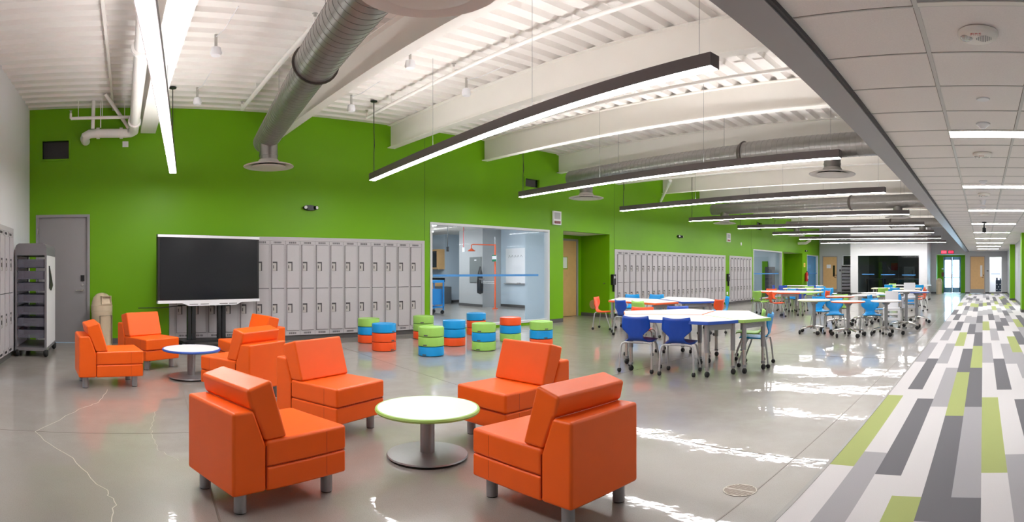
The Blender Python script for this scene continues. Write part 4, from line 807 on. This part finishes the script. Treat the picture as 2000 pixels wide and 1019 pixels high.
# near cluster (table tops at 0.72)
chair('navy', -4.33, 5.95, -.3, .95, 'back to camera at the near table, left of two')
chair('navy', -3.75, 6.04, -.3, .95, 'back to camera at the near table, right of two')
chair('orange', -5.20, 7.15, .45, -.9, 'tucked behind the near table, only its top edge showing')
chair('navy', -4.85, 7.72, .5, -.86, 'behind the near table, only its top edge showing')
chair('blue', -3.14, 7.10, -.95, -.22, 'side-on under the green-edged near table')
chair('green', -3.48, 7.62, -.9, -.4, 'behind the light blue one at the green-edged near table')
chair('orange', -8.15, 9.78, .9, .35, 'side-on at the left end of the orange-edged table by the green recess')
chair('navy', -6.95, 9.10, .25, .97, 'with back turned at the orange-edged table, beside a green one')
chair('green', -6.42, 8.98, .2, .97, 'with back turned at the orange-edged table')
chair('blue', -8.45, 11.2, .45, -.9, 'on the locker side of the orange-edged table, left of two')
chair('blue', -7.92, 11.55, .45, -.9, 'on the locker side of the orange-edged table, right of two')
chair('orange', -5.60, 10.3, -.95, .1, 'side-on at the right end of the blue-edged table')
chair('blue', -6.05, 11.5, -.75, -.6, 'behind the orange one at the right end of the blue-edged table')
# third cluster
chair('green', -6.72, 15.58, .35, .93, 'turned three-quarters at the left of the third table group'); chair('orange', -6.02, 15.12, .75, .65, 'turned three-quarters beside the green one at the third table group')
chair('orange', -7.15, 17.45, .3, -.95, 'behind the third table group, top edge only'); chair('navy', -8.5, 22.0, .2, -.97, 'near the far glass at the fourth table group')
chair('navy', -8.95, 22.6, .9, .1, 'side-on at the left end of the fourth table group')
chair('blue', -6.5, 17.75, .2, -.97, 'behind the third table group, middle of the table'); chair('green', -7.0, 21.1, .1, -.97, 'behind the fourth table group')
chair('navy', -7.4, 22.6, .1, -.97, 'behind the fourth table group, right of the green one'); chair('blue', -6.45, 20.9, .1, -.97, 'behind the right end of the fourth table group')
chair('orange', -4.98, 16.35, -.95, .1, 'side-on at the right end of the third table group'); chair('navy', -6.1, 17.45, .1, -.97, 'under the middle of the third table group'); chair('blue', -5.35, 17.9, 0, -1, 'under the right half of the third table group, nearer of two')
chair('blue', -5.6, 19.0, 0, -1, 'under the right half of the third table group, farther of two')
# pedestal table zone
chair('blue', -3.20, 11.45, .30, -.95, 'facing the camera behind the white pedestal table at the left'); chair('blue', -3.72, 12.35, .8, -.6, 'behind another light blue one at the left pedestal table')
chair('green', -3.62, 13.6, .3, -.95, 'behind the orange-rimmed round tables'); chair('blue', -2.40, 11.55, .35, -.94, 'facing the camera between the orange and white round tables')
chair('blue', -2.62, 13.35, .95, -.1, 'side-on behind the white slotted panel'); chair('blue', -2.32, 13.85, .0, -1, 'right below the tall white slotted panel')
chair('green', -3.72, 19.9, -.3, .95, 'with back turned at the cream-edged far table'); chair('blue', -3.22, 20.05, .1, .98, 'next to the green one at the cream-edged far table')
chair('orange', -2.42, 20.5, -.9, -.2, 'at the right end of the cream-edged far table'); chair('orange', -2.18, 18.6, -.9, .2, 'under the right end of the farthest tall table')
chair('blue', -2.9, 25.0, 0, 1, 'at the white far table before the white wall, right side'); chair('green', -4.6, 27.2, 0, -1, 'behind the white far table before the white wall')
chair('blue', -4.35, 25.0, 0, 1, 'at the white far table before the white wall, left side'); chair('blue', -2.1, 15.75, .2, -1, 'deep behind the white slotted panels')

# ------------------------------------------------------------------ student tables
def table(poly, legs, edge, lab, rails=(), zt=.72, pad=0.0):
    cx = sum(p[0] for p in poly)/len(poly); cy = sum(p[1] for p in poly)/len(poly)
    t = thing('student_table', lab, 'table', (cx, cy, 0), 0, 'white student tables'); P = [(x-cx, y-cy) for x, y in poly]
    a = sum(P[i][0]*P[(i+1) % len(P)][1]-P[(i+1) % len(P)][0]*P[i][1] for i in range(len(P)))
    if a < 0: P.reverse()
    MB().prism(P, zt-.042, zt-.001).build('edge_band', EDGE[edge], t, bevel=.006)
    Q = []
    for i, (x, y) in enumerate(P):
        (a0, b0), (a1, b1) = P[i-1], P[(i+1) % len(P)]; d = Vector((a0-x, b0-y)).normalized() + Vector((a1-x, b1-y)).normalized()
        cr = (x-a0)*(b1-y)-(y-b0)*(a1-x); d = d.normalized() * (.012 if cr > 0 else -.012) if d.length > 1e-3 else Vector((-(b1-b0), a1-a0)).normalized()*.008
        Q.append((x+d.x, y+d.y))
    MB().prism(Q, zt-.004, zt+.0005).build('tabletop', TABW, t)
    for x, y in legs:
        x -= cx; y -= cy; r = .03
        l = MB().tube([(x,y,.32),(x,y,zt-.034)], r, 16).build('leg', SILV, t)
        MB().tube([(x,y,.10),(x,y,.33)], r*.8, 14).build('leg_extension', CHROME, l); MB().tube([(x,y,.085),(x,y,.12)], r*1.02, 14).build('leg_foot', SILV, l)
        MB().lathe([(0,-.024),(.026,-.024),(.038,-.012),(.038,.012),(.026,.024),(0,.024)], 14).build('caster', RUBBER, l).matrix_local = Matrix.Translation((x+.01, y-.01, .0385)) @ Matrix.Rotation(PI/2, 4, 'Y')
    for (x0, y0), (x1, y1) in rails:
        v = Vector((x1-x0, y1-y0)); L = v.length; T = Matrix.Translation((x0-cx, y0-cy, 0)) @ Matrix.Rotation(math.atan2(v.y, v.x), 4, 'Z')
        MB().box(.02, L-.02, -.012, .012, zt-.12, zt-.036, 0, T).build('rail', SILV, t)
    return t
lb = [(-4.80,6.26),(-4.42,5.86),(-3.33,5.99),(-3.13,6.33),(-3.88,6.78)]
table([(-4.89,6.31),(-4.48,5.78),(-3.27,5.92),(-3.05,6.33),(-3.88,6.86)], lb, 'navy', 'white table with blue edge nearest the camera, two dark blue chairs tucked in', [(lb[0],lb[1]),(lb[2],lb[3])])
lo = [(-5.2,6.84),(-4.75,7.72),(-4.22,7.64),(-4.0,6.98),(-4.88,6.44)]
table([(-5.31,6.85),(-4.73,7.9),(-4.16,7.75),(-3.92,6.91),(-4.91,6.35)], lo, 'orange', 'white table with orange edge behind the blue-edged near table', [(lo[0],lo[1])])
lg = [(-3.02,6.44),(-2.92,6.83),(-3.70,7.82),(-4.06,7.62),(-3.84,6.96)]
table([(-3.90,6.90),(-3.04,6.34),(-2.98,6.36),(-2.80,6.84),(-2.96,6.98),(-3.14,7.2),(-3.34,7.50),(-3.62,7.92),(-4.13,7.76)], lg, 'green', 'white table with lime edge and concave side at the right of the near group', [(lg[0],lg[1])])
l2 = [(-7.52,9.29),(-8.1,10.35),(-7.02,10.18),(-6.14,9.62),(-6.2,9.0)]
table([(-7.61,9.26),(-8.24,10.46),(-6.99,10.28),(-6.03,9.64),(-6.12,8.92)], l2, 'orange', 'white table with orange edge between the green recess and the near group', [(l2[3],l2[4])])
l3 = [(-6.85,10.3),(-7.3,11.3),(-6.3,11.2),(-5.58,10.2),(-5.98,9.76)]
table([(-6.70,10.22),(-6.97,10.31),(-7.51,11.5),(-6.28,11.3),(-5.63,10.58),(-5.47,10.19),(-5.97,9.66)], l3, 'navy', 'white table with blue edge joined to the orange-edged table by the recess', [(l3[3],l3[4])])
l4 = [(-7.1,16.08),(-7.2,16.7),(-6.35,17.05),(-5.5,15.55),(-5.98,15.46)]
table([(-7.2,16.04),(-7.27,16.81),(-6.28,17.21),(-5.40,15.45),(-5.98,15.36)], l4, 'orange', 'white table with orange edge in the third group', [(l4[3],l4[4])])
l5 = [(-5.36,15.58),(-5.08,16.0),(-5.15,16.72),(-6.1,17.08)]
table([(-5.38,15.45),(-4.99,15.93),(-5.07,16.84),(-6.26,17.22)], l5, 'green', 'white table with lime edge in the third group')
def ltable(x, y, L, W_, edge, lab, rz=0, zt=.72):
    c_, s_ = math.cos(rz), math.sin(rz); f = lambda a, b: (x+a*c_-b*s_, y+a*s_+b*c_)
    table([f(-L/2,-W_/2), f(L/2,-W_/2), f(L/2,W_/2), f(-L/2,W_/2)], [f(sx*(L/2-.08), sy*(W_/2-.08)) for sx in (-1,1) for sy in (-1,1)], edge, lab, zt=zt)
ltable(-6.75, 19.9, 1.55, .7, 'cream', 'white long table with cream edge behind the third group'); ltable(-8.2, 24.0, 1.7, .7, 'white', 'white long table farthest by the green pier')
ltable(-3.35, 21.0, 1.9, .7, 'cream', 'white long table with cream edge before the dark window'); ltable(-3.6, 26.0, 2.2, .7, 'white', 'white long table closest to the white box wall')

# ------------------------------------------------------------------ round pedestal tables
def ped(x, y, zt, r, edge, lab, rot=0.3, narm=5):
    t = thing('pedestal_table', lab, 'table', (x, y, 0), rot, 'round pedestal tables on casters')
    MB().lathe([(0,-.0005),(r-.012,-.0005),(r-.012,.001),(0,.001)], 44, 0, (0,0,zt)).build('tabletop', TABW, t)
    MB().lathe([(0,-.03),(r-.02,-.03),(r,-.02),(r,-.006),(r-.008,-.0006),(0,-.0006)], 44, 0, (0,0,zt)).build('edge_band', EDGE[edge], t)
    MB().lathe([(.034,0),(.06,.0),(.1,.05),(.1,.055),(0,.055)], 20, 0, (0,0,zt-.09)).build('mount', SILV, t); MB().tube([(0,0,.10),(0,0,zt-.05)], .036, 18).build('column', SILV, t)
    for k in range(narm):
        a = 2*PI*k/narm; c_, s_ = math.cos(a), math.sin(a); l = MB().tube([(0,0,.16),(.12*c_,.12*s_,.155),(.33*c_,.33*s_,.115),(.345*c_,.345*s_,.08)], [.026,.024,.017,.012], 8).build('leg', CHROME, t)
        o = MB().lathe([(0,-.024),(.02,-.024),(.045,-.014),(.045,.014),(.02,.024),(0,.024)], 16).build('caster', RUBBER, l); o.matrix_local = Matrix.Translation((.36*c_, .36*s_, .0455)) @ Matrix.Rotation(a+.9, 4, 'Z') @ Matrix.Rotation(PI/2, 4, 'X')
        o2 = MB().lathe([(0,-.026),(.018,-.026),(.018,.026),(0,.026)], 12).build('caster_hub', CHROME, l); o2.matrix_local = o.matrix_local.copy()
ped(-3.62,11.3,.737,.36,'cream','white round pedestal table with cream rim, leftmost of the pedestal tables',.2)
ped(-2.77,10.95,.737,.36,'orange','round pedestal table with orange rim standing nearest the camera',.5)
ped(-2.05,11.4,.737,.33,'white','white round pedestal table in front of the white slotted panels',.1)
ped(-1.81,12.75,.906,.34,'white','tall white round pedestal table nearest the carpet',.6)
ped(-3.54,13.2,.737,.36,'orange','round pedestal table with orange rim behind the nearer orange one',.9)
ped(-3.1,14.1,.737,.36,'white','white round pedestal table in the middle behind the orange rims',.4)
ped(-2.60,14.78,.737,.34,'blue','white round pedestal table with light blue rim',.7)
ped(-3.2,15.6,.737,.34,'white','white round pedestal table farthest of the pedestal group',.2)
ped(-1.75,14.3,.82,.34,'navy','white round pedestal table with dark blue rim behind the tall one',.9)
# white slotted chairs
def slotted(x, y, rz, hs, lab):
    t = thing('slotted_chair', lab, 'chair', (x, y, 0), rz, 'white slotted chairs')
    b = MB(); b.prism([(-.16,0),(.16,0),(.16,.02),(-.16,.02)], hs+.02, hs+.42); b.build('backrest', WPLAS, t, bevel=.012)
    MB().box(-.2,.2,-.42,.02,hs,hs+.03).build('seat', WPLAS, t, bevel=.01)
    b = MB(); b.box(-.2,.2,-.42,-.40,hs-.26,hs-.20); b.box(-.2,.2,-.42,-.40,hs-.13,hs-.09); b.box(-.2,.2,-.42,-.40,hs-.03,hs); b.box(-.2,-.15,-.42,-.40,hs-.20,hs-.03); b.box(.15,.2,-.42,-.40,hs-.20,hs-.03); b.build('slotted_panel', WPLAS, t)
    for sx in (-.17,.17):
        for sy in (-.38,-.02): MB().tube([(sx,sy,0),(sx,sy,hs-.001)], .014, 8).build('leg', CHROME, t)
slotted(-2.2,13.0,.15,.46,'white slotted plastic chair beside the white pedestal table'); slotted(-2.05,15.1,.1,.62,'taller white slotted plastic chair with high seat behind the tall table')
